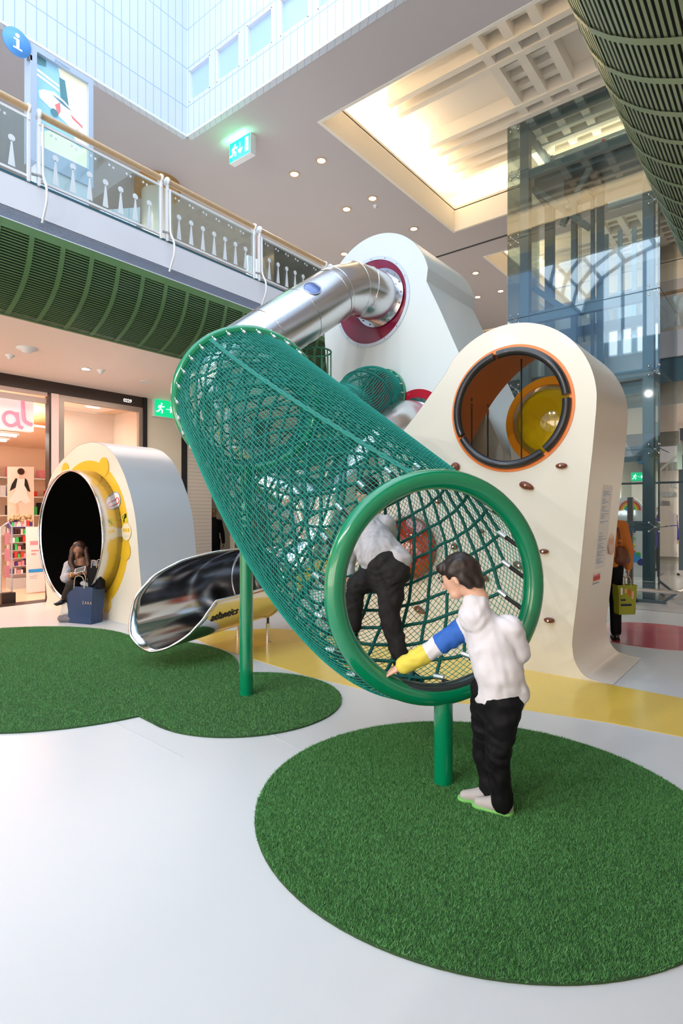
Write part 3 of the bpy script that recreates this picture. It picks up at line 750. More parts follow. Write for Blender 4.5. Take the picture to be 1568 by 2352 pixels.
# --- small left tower with the black tube
Y4 = 4.21
T4 = thing('play_tower', 'small cream tower by the shops with a yellow ring round a black tube', 'play tower', (-8.1, 4.6, 0))
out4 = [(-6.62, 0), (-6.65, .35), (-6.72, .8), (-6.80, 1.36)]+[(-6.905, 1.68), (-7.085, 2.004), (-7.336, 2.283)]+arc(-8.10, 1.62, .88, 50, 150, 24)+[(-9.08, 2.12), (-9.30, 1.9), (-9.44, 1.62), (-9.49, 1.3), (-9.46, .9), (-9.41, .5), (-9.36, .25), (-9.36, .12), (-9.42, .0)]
out4 = [(-6.62, 0), (-6.65, .35), (-6.72, .8), (-6.802, 1.363), (-6.905, 1.679), (-7.0, 1.86), (-7.085, 2.004), (-7.21, 2.16), (-7.336, 2.283), (-7.52, 2.40), (-7.704, 2.462), (-7.9, 2.50), (-8.1, 2.50), (-8.35, 2.475), (-8.588, 2.394), (-8.83, 2.29), (-9.077, 2.153), (-9.27, 1.95), (-9.402, 1.681), (-9.478, 1.472), (-9.50, 1.25), (-9.49, 1.12), (-9.45, .8), (-9.387, .43), (-9.34, .2), (-9.327, .12), (-9.402, 0)]
c4 = (-8.05, 1.16)
out4 = [(p.x, max(0, p.z)) for p in spline([(p[0], 0, p[1]) for p in out4], 5)]
def opencyl(c, r0, r1, y0, y1, m=64):
    V = []; mb = MB()
    return mb.lathe((c[0], y0, c[1]), (0, 1, 0), [(r1, 0), (r1, y1-y0), (r0, y1-y0), (r0, 0), (r1, 0)], m)
face(out4, c4, .93, Y4, .03, 480).build('front_wall', 'cream', T4)
skin(out4, Y4, 5.12, c4).build('side_skin', 'pearl_skylit', T4)
face(out4, c4, .2, 5.09, .03).build('back_wall', 'cream', T4)
flatring(c4, .935, 1.085, Y4-.004, .004).build('yellow_ring', 'yellow', T4)
c4r = (-8.00, 1.16)
opencyl(c4, .915, .935, 3.93, 4.25).build('steel_rim', 'steel', T4)
MB().ring((c4[0], 3.93, c4[1]), (0, 1, 0), .925, .014, 80, 8).build('rim_bead', 'steel_rim', T4)
MB().lathe((c4[0], 3.96, c4[1]), (0, 1, 0), [(.912, 0), (.90, 1.1), (.0001, 1.12)], 64).build('tube_lining', mat('black_felt', (.003, .003, .003), 1, spec=.05), T4)
for (x, z, r) in ((-8.71, 2.143, .105), (-7.599, 2.13, .135), (-6.978+.04, 1.465, 0), (-7.05, .98, .13), (-7.61+.06, .236, .14), (-8.80, .253, .12)):
    if r: MB().lathe((x, Y4-.005, z), (0, -1, 0), [(.0001, .006), (r, .005), (r, 0)], 36).build('yellow_disc', 'yellow', T4)
lb = MB().lathe((-7.275, Y4-.006, 1.66), (0, -1, 0), [(.0001, .006), (.115, .005), (.115, 0)], 36).build('round_label', 'label_pale', T4)
for dx, m_ in ((-.045, 'c_b'), (.045, 'c_r')): MB().ring((-7.275+dx, Y4-.013, 1.655), (0, 1, 0), .04, .006, 28, 6).build('stopwatch_icon', m_, lb)
MB().ring((-7.275, Y4-.012, 1.66), (0, 1, 0), .112, .006, 36, 6).build('label_rim', 'text_blue', lb)
lb = MB().lathe((-7.02, Y4-.006, 1.235), (0, -1, 0), [(.0001, .006), (.115, .005), (.115, 0)], 36).build('round_label', mat('pale_yellow', (.85, .74, .48), .5), T4)
for k in range(3): MB().box(-7.09+k*.055, -7.05+k*.055, Y4-.014, Y4-.012, 1.235, 1.28).build('figure', 'yellow', lb)
text('lettering', 'children', .045, (-7.10, Y4-.013, 1.17), (1, 0, 0), (0, 0, 1), 'white', lb, depth=.001)
bl = MB().lathe((-7.06, Y4-.004, 1.42), (0, -1, 0), [(.0001, .003), (.062, .002), (.062, 0)], 24).build('striped_sticker', mat('sticker_yellow', (.75, .65, .02), .5), T4)
st = MB(); st.tube([(-7.04, Y4-.009, 1.475), (-7.03, Y4-.009, 1.44), (-7.07, Y4-.009, 1.41), (-7.075, Y4-.009, 1.365)], [.016, .018, .008, .010], 8); st.tube([(-7.09, Y4-.009, 1.46), (-7.11, Y4-.009, 1.42)], .004, 6); st.build('black_stripe', 'black', bl)

# ================================================================ NET TUNNEL
def cdir(x, d, z=0): return Vector((FW[0]*d+RT[0]*x, FW[1]*d+RT[1]*x, z))
cA = at(1008, 1348, 3.13); nA = cdir(-.266, .964).normalized()
cB = at(569, 918, 4.72); nB = cdir(-.165, .986).normalized()
RA, RB = .590, .575
UP = Vector((0, 0, 1))
def frame(n): n = n.normalized(); r = n.cross(UP).normalized(); return r, r.cross(n)*1.0
def tun(s, th, shrink=0):
    "point on the tunnel skin; s along, th round (th=0 right, pi/2 top)"
    n = (nA*(1-s)+nB*s).normalized(); r, u = frame(n); s_ = min(1, max(0, s)); sk = s_**.56*(1-s_)/(.359**.56*.641)
    c = cA.lerp(cB, s); sag = 4*s*(1-s)
    R = (RA*(1-s)+RB*s)-shrink
    low = max(0, -math.sin(th+.35)); c = c-UP*(.015*sag)
    v = r*math.cos(th)+u*math.sin(th)
    side = r*(-1)*.0
    return c+v*R*(1+.02*sag)+(-UP-r*.45)*(.225*sk*low**1.2)
NT = thing('net_tunnel', 'big green rope net climbing tunnel with a round open mouth on green posts', 'net tunnel', (*onZ(1020, 1812)[:2], 0))
rA = MB().ring(cA, nA, RA, .056, 96, 18).build('mouth_ring', 'ring_green', NT)
# worn bottom lip of the mouth
wl = MB(); r, u = frame(nA)
wl.tube([cA+(r*math.cos(a)+u*math.sin(a))*(RA-.016) for a in [math.radians(238+66*k/24) for k in range(25)]], [.034+.0145*min(1, k/5, (24-k)/5) for k in range(25)], 18)
worn = mat('worn_lip', (.05, .07, .075), .16, metal=.5, coat=.5); wl.build('worn_lip', worn, rA)
MB().ring(cB, nB, RB, .040, 96, 14).build('support_ring', 'ring_green', NT)
pA = onZ(1020, 1812, 0)-Vector(cdir(0, -1))*.05; 
base1 = W(.560, 3.15, 0); bot = cA-UP*RA
MB().cyl(base1, (base1.x, base1.y, bot.z+.02), .052, 28).build('post', 'ring_green', NT)
base2 = W(-.775, 4.67, 0); botB = cB-UP*RB
MB().cyl(base2, (base2.x, base2.y, botB.z+.02), .054, 28).build('post', 'ring_green', NT)
MB().cyl(base1-UP*0, base1+UP*.012, .056, 24).build('post_collar', 'rubber', NT)
MB().cyl(base2-UP*0, base2+UP*.012, .058, 24).build('post_collar', 'rubber', NT)
def strand(mb, pts, rad, n=3): mb.tube(pts, rad, n, caps=False, smooth=True)
fine = MB(); NU, NV = 150, 92
G = [[tun(.0+1.0*j/NV, 2*PI*i/NU) for j in range(NV+1)] for i in range(NU)]
for i in range(NU): strand(fine, G[i], .0021)
for j in range(1, NV):
    fine.tube([G[i][j] for i in range(NU)], .0021, 3, closed=True)
fine.build('safety_mesh', 'net_fine', NT)
rope = MB(); NR = 20; tw = 3.9
for sgn in (1, -1):
    for k in range(NR):
        pts = [tun(.085+.88*q/60, 2*PI*k/NR+sgn*tw*q/60, .022+.004*math.sin(q*1.57)*sgn) for q in range(61)]
        rope.tube(pts, .0105, 6)
for s in (.965,): rope.tube([tun(s, 2*PI*k/72, .02) for k in range(72)], .009, 6, closed=True)
rope.build('rope_lattice', 'rope', NT)
seam = MB()
sth = lambda q: math.radians(100+38*q-16*q*q)
pts = [tun(s/70, sth(s/70), -.012+.006*math.sin(s*2.2)) for s in range(71)]
seam.tube(pts, .011, 7); pts = [tun(s/70, sth(s/70)+.024, -.012-.006*math.sin(s*2.2)) for s in range(71)]; seam.tube(pts, .009, 7)
seam.build('seam_rope', 'rope_light', NT)
for k in range(20):
    th = 2*PI*(k+.5*0)/20+.0; a = tun(.085, th, .026); b = tun(.0, th+.02, .02)
    d = (b-a).normalized(); p = a-d*.010
    MB().cyl(p, p+d*.058, .0155, 12).build('ferrule', 'ferrule', NT)
for k in range(30):
    th = 2*PI*k/30; a = tun(.965, th, -.008); d = (tun(1.0, th, -.01)-a).normalized()
    fo = MB().cyl(a-d*.02, a+d*.028, .013, 10).build('ferrule', 'ferrule', NT)
    MB().ring(a+d*.055, d.cross(nB), .017, .005, 12, 5).build('shackle', 'chrome', NT)
# shackle straps that tie the mouth lattice to the ring
for k in range(20):
    stp = MB()
    th = 2*PI*k/20; stp.tube([tun(.065, th, .024), tun(.03, th+.015, .026), tun(.0, th+.02, .02)], .012, 7); stp.build('lashing', 'black', NT)

# rear net tunnel: from the support ring back into the tall tower
N2 = thing('net_tunnel', 'smaller green net tunnel curving into the face of the tall rear tower', 'net tunnel', (cB.x+.6, cB.y+.8, 0))
mouth = Vector((c2n[0], Y2-.05, c2n[1]))
path = spline([cB, cB+nB*.55+UP*.03, cB+nB*1.15+cdir(.25, 0, -.08), at(735, 965, 6.7), at(800, 955, 7.2), mouth+Vector((0, -.30, -.03)), mouth], 10)
def rad2(t): return .56*(1-t)**1.3+.35*(1-(1-t)**1.3)
n2 = MB(); m = len(path); rows = []
for i, p in enumerate(path):
    t = (path[min(i+1, m-1)]-path[max(i-1, 0)]).normalized()
    if i == 0: t = nB
    r, u = frame(t); rows.append([p+(r*math.cos(2*PI*k/80)+u*math.sin(2*PI*k/80))*rad2(i/(m-1)) for k in range(80)])
dense = []
for i in range(m-1):
    for q in range(3 if i < 30 else 2): dense.append([rows[i][k].lerp(rows[i+1][k], q/3 if i < 30 else q/2) for k in range(80)])
dense.append(rows[-1])
for k in range(80): n2.tube([rw[k] for rw in dense], .003, 3, caps=False)
for rw in dense: n2.tube(rw, .003, 3, closed=True)
n2.build('safety_mesh', 'net_fine', N2)
rp = MB()
for sgn in (1, -1):
    for k in range(12):
        rp.tube([rows[i][int(80*k/12+sgn*i*.8) % 80].lerp(path[i], .05) for i in range(m)], .009, 5)
for i in (12, 24, 36, 48): rp.tube(rows[i], .014, 6, closed=True)
rp.build('rope_lattice', 'rope', N2)
for k in range(18):
    a = 2*PI*k/18; MB().cyl(mouth+Vector((.355*math.cos(a), -.06, .355*math.sin(a))), mouth+Vector((.355*math.cos(a), -.01, .355*math.sin(a))), .012, 8).build('ferrule', 'ferrule', N2)
# upright green cage ring beside the tube
cg = thing('rope_cage', 'green barred cage standing behind the net under the steel tube', 'climbing cage', (-4.9, 5.6, 0))
cc = at(722, 830, 7.5); g1 = MB()
for z in (cc.z+.12, cc.z-.5): g1.tube([(cc.x-.0+.22*math.cos(a*PI/16), cc.y+.22*math.sin(a*PI/16), z) for a in range(32)], .012, 8, closed=True)
g1.build('hoop', 'ring_green', cg)
for a in range(14): MB().cyl((cc.x+.22*math.cos(a*PI/7), cc.y+.22*math.sin(a*PI/7), cc.z-1.2), (cc.x+.22*math.cos(a*PI/7), cc.y+.22*math.sin(a*PI/7), cc.z+.12), .009, 8).build('bar', 'ring_green', cg)

# ================================================================ STEEL SLIDES
# exit trough
ax0 = W(-1.02, 6.45, .70); ax1 = W(-1.70, 5.52, .615); axd = (ax1-ax0).normalized(); AL = (ax1-ax0).length
RX = .41
side = axd.cross(UP).normalized()      # points to one side
if side.dot(cdir(0, -1)) < 0: side = -side       # towards the camera
upx = side.cross(axd); upx = upx if upx.z > 0 else -upx
def trough(a, s, r=RX): return ax0+axd*s+(side*math.cos(a)+upx*math.sin(a))*r
def lip(a):
    "distance along the axis where the sheet ends; a=0 near side, 90 top, 180 far side, 270 bottom"
    d = math.degrees(a) % 360
    K = [(80, .10), (100, .42), (125, .80), (150, 1.04), (180, 1.22), (225, 1.36), (270, 1.36), (300, 1.26), (325, 1.12), (345, 1.00), (362, .88)]
    for (a0, s0), (a1, s1) in zip(K, K[1:]):
        if a0 <= d <= a1:
            t = (d-a0)/(a1-a0); t = t*t*(3-2*t)*.35+t*.65; return s0+(s1-s0)*t
    return .88
SL = thing('tube_slide', 'brushed steel tube slide leaving the dark red porthole of the tall tower', 'slide', (-5.6, 5.6, 0))
pF = Vector((cF[0], Y2-.01, cF[1])); Rs = .335
s0_, s1_ = at(770, 675, 7.46), at(530, 828, 6.50)
el = [pF, pF+Vector((0, -.15, .0)), pF+Vector((-.05, -.27, .015)), at(812, 662, 7.66), s0_, s0_.lerp(s1_, .05)]
tb = MB(); tb.tube(el, Rs, 40); tb.build('elbow', 'steel', SL)
seg = [s0_.lerp(s1_, .04+.96*k/24) for k in range(25)]
for i in range(3):
    MB().tube(seg[i*8:(i+1)*8+1], Rs+.003*(i % 2), 40).build('tube_section', 'steel', SL)
for i in (0, 8, 16):
    p = seg[i]; t = (seg[i+1]-seg[max(0, i-1)]).normalized(); MB().lathe(p, t, [(Rs, -.012), (Rs+.007, -.010), (Rs+.007, .010), (Rs, .012)], 48).build('joint_band', 'steel', SL)
for i, q in ((2, .0), (3, 0), (4, 0)):
    t = (el[i+1]-el[i-1]).normalized(); MB().lathe(el[i], t, [(Rs, -.006), (Rs+.004, 0), (Rs, .006)], 48).build('joint_band', 'steel', SL)
fg = MB().lathe((cF[0], Y2-.02, cF[1]), (0, -1, 0), [(Rs-.01, .0), (Rs+.065, .0), (Rs+.065, .012), (Rs-.01, .012)], 56).build('flange', 'steel_rim', SL)
for k in range(16):
    a = 2*PI*k/16; MB().cyl((cF[0]+.368*math.cos(a), Y2-.045, cF[1]+.368*math.sin(a)), (cF[0]+.368*math.cos(a), Y2-.03, cF[1]+.368*math.sin(a)), .011, 8).build('bolt', 'grey', fg)
# round peep window on the tube
ti = seg[6]; td = (seg[7]-seg[5]).normalized(); toc = (Vector((0, 0, CAMH))-ti).normalized(); nrm = (toc-td*toc.dot(td)+UP*.75).normalized(); nrm = (nrm-td*nrm.dot(td)).normalized()
wn = MB().lathe(ti+nrm*(Rs-.012), nrm, [(.0001, .024), (.07, .02), (.105, .006)], 36).build('peep_window', mat('peep_blue', (.10, .16, .40), .2, metal=.2, coat=.6), SL)
MB().ring(ti+nrm*(Rs-.004), nrm, .107, .008, 40, 6).build('window_rim', 'bluegrey', wn)
# the tube carries on down behind the net
lowp = spline([s0_.lerp(s1_, .97), at(500, 875, 6.45), at(520, 1000, 7.1), at(600, 1090, 7.4), at(700, 1150, 7.2), at(735, 1220, 6.9), at(720, 1270, 6.85), ax0-axd*.5, ax0-axd*.12], 5)
MB().tube(lowp, [.335+(.41-.335)*min(1, max(0, (i-30)/12)) for i in range(len(lowp))], 32, caps=False).build('tube_section', 'steel_mirror', SL)

EX = thing('slide_exit', 'open polished steel slide exit hovering over the left turf', 'slide', (ax0.x, ax0.y, 0))
sh = MB(); V = []; na, ns = 60, 16; A0, A1 = math.radians(85), math.radians(361)
for i in range(na+1):
    a = A0+(A1-A0)*i/na
    for j in range(ns+1): V.append(trough(a, -.15+(lip(a)+.15)*j/ns))
sh.add(V, [(i*(ns+1)+j, i*(ns+1)+j+1, (i+1)*(ns+1)+j+1, (i+1)*(ns+1)+j) for i in range(na) for j in range(ns)], True)
so = sh.build('trough', 'steel_mirror', EX); sm = so.modifiers.new('s', 'SOLIDIFY'); sm.thickness = .006; sm.offset = 0
rim = [trough(A0+(A1-A0)*i/90, lip(A0+(A1-A0)*i/90)) for i in range(91)]
rim = [trough(A0, -.05)]+rim+[trough(A1, .2), trough(A1, -.15)]
MB().tube(rim, .013, 8).build('rolled_lip', 'steel_rim', EX)
# closed part behind; black disc stands in for the shade inside
sh = MB(); MB().ring(ax0+axd*(-.10), axd, RX+.004, .012, 56, 8).build('joint_band', 'steel_rim', EX)
MB().lathe(ax0+axd*(-.45), axd, [(.0001, 0), (RX-.01, .001)], 40).build('inside_shade', 'black_gloss', EX)
for (px, py) in ((615, 1475), (547, 1463)):
    b = onZ(px, py, 0); l = MB().cyl(b, b+UP*.22, .024, 16).cyl(b, b+UP*.006, .034, 20).build('leg', 'steel', EX)
    MB().cyl(b+UP*.20, b+UP*.36, .015, 10).build('bracket', 'dark_brown', l)
# lettering along the near outer side
lt_a = math.radians(330)
o0 = trough(math.radians(-22), .93, RX+.008); rr = -axd; nn_ = (side*math.cos(math.radians(-22))+upx*math.sin(math.radians(-22))); uu = nn_.cross(rr); uu = uu if uu.z > 0 else -uu
text('lettering', 'atlantics a', .108, o0-uu*.03, rr, uu, 'text_dark', EX, depth=.001, offset=.0025, shear=.25)
# second steel tube, lower porthole of the tall tower
S2 = thing('tube_slide', 'short steel tube slide from the lower dark red porthole beside the climbing tower', 'slide', (-4.3, 5.8, 0))
p0 = Vector((c2b[0], Y2-.01, c2b[1]))
q = spline([p0, p0+Vector((-.02, -.25, -.03)), at(905, 1000, 7.0), at(840, 1060, 6.7), at(790, 1130, 6.6), at(755, 1215, 6.6)], 6)
MB().tube(q, .30, 36).build('tube', 'steel', S2)
MB().lathe((c2b[0], Y2-.02, c2b[1]), (0, -1, 0), [(.30, 0), (.345, 0), (.345, .01), (.30, .01)], 48).build('flange', 'steel_rim', S2)

# ================================================================ LEFT GALLERY FURNITURE
XF = -6.25
pair = [(2.627, 2.732), (4.207, 4.296), (5.781, 5.885), (7.396, 7.535), (9.0, 9.1), (10.6, 10.7), (12.2, 12.3)]
def post(y, with_strut, g):
    t = thing('balustrade_post', '', 'balustrade post', (XF, y, 4.95), g)
    p = MB(); p.box(XF-.012, XF+.03, y-.012, y+.012, 4.93, 5.60); p.build('upright', 'white', t)
    h = MB(); h.lathe((XF+.01, y-.012, 5.68), (0, 1, 0), [(.0001, 0), (.055, 0), (.055, .024), (.0001, .024)], 24); h.build('rail_cap', 'white', t)
    n = MB(); n.box(XF-.0, XF+.04, y-.010, y+.010, 5.56, 5.66); n.build('neck', 'white', t)
    if with_strut:
        MB().tube(spline([(XF+.035, y+.03, 5.58), (XF+.04, y+.03, 5.2), (XF+.05, y+.03, 5.03), (XF+.115, y+.03, 4.90), (XF+.125, y+.03, 4.75), (XF+.06, y+.03, 4.62), (XF+.02, y+.03, 4.55)], 6), .013, 8).build('curved_strut', 'white', t)
        MB().bar((XF, y-.07, 5.03), (XF+.04, y+.03, 5.03), .02).build('clamp', 'grey', t)
    return t
ords = ['nearest the advertising totem', 'beside the round white column', 'third along the left balcony', 'fourth along, near the steel tube']
for i, (a, b) in enumerate(pair):
    for j, y in enumerate((a, b)):
        t = post(y, j == 1, 'white balustrade posts along the left balcony')
        w = ['near', 'far'][j]
        t['label'] = ('white balustrade post %s, %s one%s' % (ords[i], w, ' with curved strut' if j else ' of pair')) if i < 4 else 'white balustrade post at the far hidden end of the left balcony'
gaps = [(0.9, 2.627)]+[(pair[i][1], pair[i+1][0]) for i in range(6)]
plab = ['at the left edge of the picture', 'in front of the advertising totem', 'next to the round white column', 'ending beside the steel tube', 'past the rear tower', 'far along the balcony', 'at the far end of the balcony']
for i, (a, b) in enumerate(gaps):
    t = thing('handrail', 'round wooden handrail section %s' % plab[i], 'handrail', (XF+.01, (a+b)/2, 5.68), 'wooden handrail sections on the left balcony')
    MB().cyl((XF+.01, a+.01, 5.685), (XF+.01, b-.01, 5.685), .035, 20).build('rail', 'wood', t)
    t = thing('glass_panel', 'clear balustrade glass printed with pale crown spikes %s' % plab[i], 'glass panel', (XF, (a+b)/2, 5.0), 'balustrade glass panels on the left balcony')
    MB().box(XF-.006, XF+.004, a+.02, b-.02, 5.0, 5.59).build('pane', 'glass', t)
    f = MB(); f.box(XF-.012, XF+.012, a+.012, b-.012, 5.585, 5.61); f.box(XF-.012, XF+.012, a+.012, b-.012, 4.975, 5.0); f.build('frame', 'white', t)
    sp = MB(); y = b-.16; k = 0
    while y > a+.10:
        zb = 5.02; hh = .26-.0*k; sp.prism([(XF+.006, y-.035, zb), (XF+.006, y+.035, zb), (XF+.006, y+.006, zb+hh), (XF+.006, y-.006, zb+hh)], (.002, 0, 0))
        sp.lathe((XF+.006, y, zb+hh+.025), (1, 0, 0), [(.0001, .002), (.034, .002), (.034, 0)], 20); y -= .19; k += 1
    sp.build('crown_print', 'frost', t)
    sq = MB(); y = a+.12
    while y < b-.1:
        sq.box(XF+.006, XF+.008, y, y+.022, 5.515, 5.54); sq.box(XF+.006, XF+.008, y+.05, y+.072, 5.505, 5.53); y += .22
    sq.build('square_print', 'frost', t)
# advertising totem
XT = -7.0
def T(px, py, X=XT): return onX(px, py, X)
ya, yb = 2.99, 3.735
t = thing('advertising_totem', 'tall white illuminated advertising totem with a car poster behind the balustrade', 'advertising totem', (XT-.08, (ya+yb)/2, 4.6))
zt, zb = 6.99, 5.62
fr = MB(); fr.box(XT-.16, XT, ya-.02, ya+.055, zb, zt); fr.box(XT-.16, XT, yb-.06, yb, zb, zt); fr.box(XT-.16, XT, ya+.055, yb-.06, zt-.07, zt); fr.box(XT-.16, XT, ya+.055, yb-.06, zb, 5.83); fr.box(XT-.16, XT-.06, ya+.055, yb-.06, 5.83, zt-.07)
fr.build('housing', 'totem_frame', t)
MB().box(XT-.15, XT-.02, ya+.05, yb-.05, 4.6, zb).build('plinth', 'frost', t)
pz0, pz1, py0, py1 = 5.83, zt-.07, ya+.055, yb-.06
def Pp(u, v, e=0): return (XT-.055+e, py0+(py1-py0)*u, pz0+(pz1-pz0)*v)
po = MB().poly([Pp(0, 0), Pp(1, 0), Pp(1, 1), Pp(0, 1)]).build('poster', 'ad_blue', t)
MB().poly([Pp(0, 0, .004), Pp(1, 0, .004), Pp(1, .22, .004), Pp(.35, .28, .004), Pp(0, .15, .004)]).build('poster_field', 'ad_cream', po)
MB().poly([Pp(.43, 1, .004), Pp(1, 1, .004), Pp(1, .2, .004), Pp(.75, .3, .004)]).build('poster_field', 'ad_cream', po)
MB().poly([Pp(0, 1, .006), Pp(.2, 1, .006), Pp(.2, .93, .006), Pp(0, .9, .006)]).build('poster_shape', 'ad_dark', po)
for v in (.80, .75): MB().poly([Pp(0, v+.06, .005), Pp(.45, v+.01, .005), Pp(.45, v-.015, .005), Pp(0, v+.03, .005)]).build('headline', 'ad_cream', po)
MB().poly([Pp(.45, .9, .005), Pp(.56, .9, .005), Pp(.66, .55, .005), Pp(.5, .5, .005)]).build('poster_shape', 'ad_dark', po)
car = MB().poly([Pp(.06, .62, .008), Pp(.14, .66, .008), Pp(.35, .70, .008), Pp(.55, .66, .008), Pp(.72, .60, .008), Pp(.9, .50, .008), Pp(.93, .40, .008), Pp(.85, .36, .008), Pp(.6, .42, .008), Pp(.2, .52, .008), Pp(.08, .55, .008)]).build('car_picture', 'ad_white', po)
MB().poly([Pp(.36, .56, .012), Pp(.46, .62, .012), Pp(.47, .52, .012), Pp(.42, .46, .012)]).build('car_panel', 'ad_red', car)
MB().poly([Pp(.66, .55, .012), Pp(.9, .49, .012), Pp(.92, .46, .012), Pp(.70, .51, .012)]).build('tail_light', 'ad_red', car)
MB().poly([Pp(.3, .66, .012), Pp(.5, .645, .012), Pp(.7, .59, .012), Pp(.5, .61, .012)]).build('car_window', 'ad_dark', car)
for u, v in ((.35, .47), (.80, .37)): MB().lathe(Pp(u, v, .012), (1, 0, 0), [(.0001, .002), (.045, .002), (.045, 0)], 20).build('wheel', 'ad_dark', car)
text('lettering', 'JCDecaux', .045, (XT+.002, ya+.26, zt-.055), (0, 1, 0), (0, 0, 1), 'text_blue', t, depth=.001)
# blue i sign on the totem's side
t = thing('information_sign', 'round blue sign with a white letter i beside the advertising totem', 'sign', (XT, ya-.16, 6.85))
ic = (XT-.02, ya-.165, 6.89)
MB().lathe(ic, (1, 0, 0), [(.0001, 0), (.15, 0), (.15, .03), (.0001, .03)], 48).build('disc', 'blue_sign', t)
im = MB(); im.box(ic[0]+.03, ic[0]+.034, ic[1]-.012, ic[1]+.018, ic[2]-.07, ic[2]+.03); im.box(ic[0]+.03, ic[0]+.034, ic[1]-.04, ic[1]+.018, ic[2]+.015, ic[2]+.03); im.box(ic[0]+.03, ic[0]+.034, ic[1]-.045, ic[1]+.05, ic[2]-.085, ic[2]-.07)
im.lathe((ic[0]+.03, ic[1], ic[2]+.07), (1, 0, 0), [(.0001, .004), (.023, .004), (.023, 0)], 20); im.build('letter', 'white_lit', t)
MB().box(XT-.05, XT, ya-.04, ya+.0, 6.78, 6.84).build('bracket', 'grey', t)
# round column with wooden collar
cc = (-9.9, 6.6)
t = thing('round_column', 'round cream column with a wide wooden collar on the upper floor', 'column', (cc[0], cc[1], 4.6))
MB().cyl((*cc, 4.6), (*cc, 7.9), .30, 40).build('shaft', 'cream', t)
MB().cyl((*cc, 7.80), (*cc, 8.0), .44, 48).build('collar', 'wood_disc', t)
# pale boarded stair side, glowing dome kiosk and small screen behind the glass
S(MB().prism([(-8.6, 3.95, 5.9), (-8.6, 4.0, 4.62), (-8.6, 5.4, 6.35), (-8.6, 5.4, 6.6)], (-.08, 0, 0)), 'trim_23', 'plank')
d = MB().ball((-7.45, 5.65, 5.04), .42, 32, (1, 1, 1)); k = d.build('dome_kiosk', 'white_lit', None, label='glowing white dome stand behind the balustrade glass', cat='kiosk')
sc = thing('lit_screen', 'small bright bluish screen on a stand behind the balcony glass', 'screen', (-6.9, 6.35, 4.6))
MB().box(-6.93, -6.88, 6.25, 6.45, 5.15, 5.62).build('display', 'ad_white', sc); MB().box(-6.92, -6.89, 6.33, 6.37, 4.6, 5.15).build('stand', 'grey', sc)
for y in (8.4, 9.6): S(MB().box(-12, -11.9, y, y+1.0, 4.6, 7.2), 'trim_24', 'shop_pale')
S(MB().box(-12.1, -12, 6.9, 12.4, 4.6, 6.4), 'trim_25', mat('upper_shop', (.62, .50, .32), .6, emit=.35, ec=(1, .85, .5)))

# downlights
dl = [(-6.88, 8.05), (-7.56, 8.05), (-6.88, 9.68), (-7.56, 9.68), (-6.88, 11.31), (-8.92, 11.32), (-6.84, 14.45), (-6.82, 16.09), (-7.55, 16.1)]
dlab = ['the right one of the nearest pair, by the exit sign', 'the left one of the nearest pair, by the exit sign', 'the right one of the second pair', 'the left one of the second pair', 'single one right of the tall tower top', 'half hidden by the tall tower top', 'nearest one beyond the dark ceiling slot', 'the right one farthest beyond the dark slot', 'the left one farthest beyond the dark slot']
for (x, y), l in zip(dl, dlab):
    t = thing('downlight', 'small bright recessed ceiling downlight, '+l, 'downlight', (x, y, 7.98), 'recessed downlights in the upper ceiling')
    MB().lathe((x, y, 8.0), (0, 0, -1), [(.105, -.0), (.105, .012), (.075, .012), (.07, 0)], 28).build('trim_ring', 'wood', t)
    MB().lathe((x, y, 7.996), (0, 0, -1), [(.0001, .0), (.07, .0)], 24).build('lamp', 'lamp', t)
    l_ = bpy.data.lights.new('downlight', 'SPOT'); l_.energy = 45; l_.spot_size = 2.0; l_.color = (1, .9, .78); l_.shadow_soft_size = .06
    lo = bpy.data.objects.new('downlight_beam', l_); COL.objects.link(lo); lo.location = (x, y, 7.96)
for (x, y), l in (((-8.507, 4.418), 'warm downlight in the shop soffit beside a smoke detector'),):
    t = thing('downlight', l, 'downlight', (x, y, 3.68)); MB().lathe((x, y, 3.69), (0, 0, -1), [(.085, 0), (.085, .01), (.06, .01), (.055, 0)], 28).build('trim_ring', 'white', t)
    MB().lathe((x, y, 3.686), (0, 0, -1), [(.0001, 0), (.055, 0)], 24).build('lamp', 'lamp', t)
def detector(x, y, z, r, l):
    t = thing('smoke_detector', l, 'smoke detector', (x, y, z-.05)); MB().lathe((x, y, z), (0, 0, -1), [(r, 0), (r, .012), (r*.55, .03), (r*.45, .055), (.0001, .06)], 28).build('body', 'white', t); MB().lathe((x, y, z-.0605), (0, 0, -1), [(.0001, .0), (.008, .001)], 10).build('indicator', 'grey', t)
detector(-8.06, 3.376, 3.69, .13, 'wide white ceiling sensor dome above the pink shop')
detector(-8.6, 3.375, 3.69, .06, 'small beige detector left of the wide sensor above the pink shop')
detector(-8.40, 4.60, 3.69, .06, 'small beige detector touching the shop soffit downlight')
detector(-7.0, 9.95, 8.0, .05, 'tiny detector beside the second pair of ceiling downlights')
x, y = -8.57, 5.49
t = thing('ceiling_speaker', 'flat round speaker grille in the soffit left of the big net', 'speaker', (x, y, 3.68)); MB().lathe((x, y, 3.69), (0, 0, -1), [(.10, 0), (.10, .006), (.0001, .007)], 28).build('grille', 'white', t)

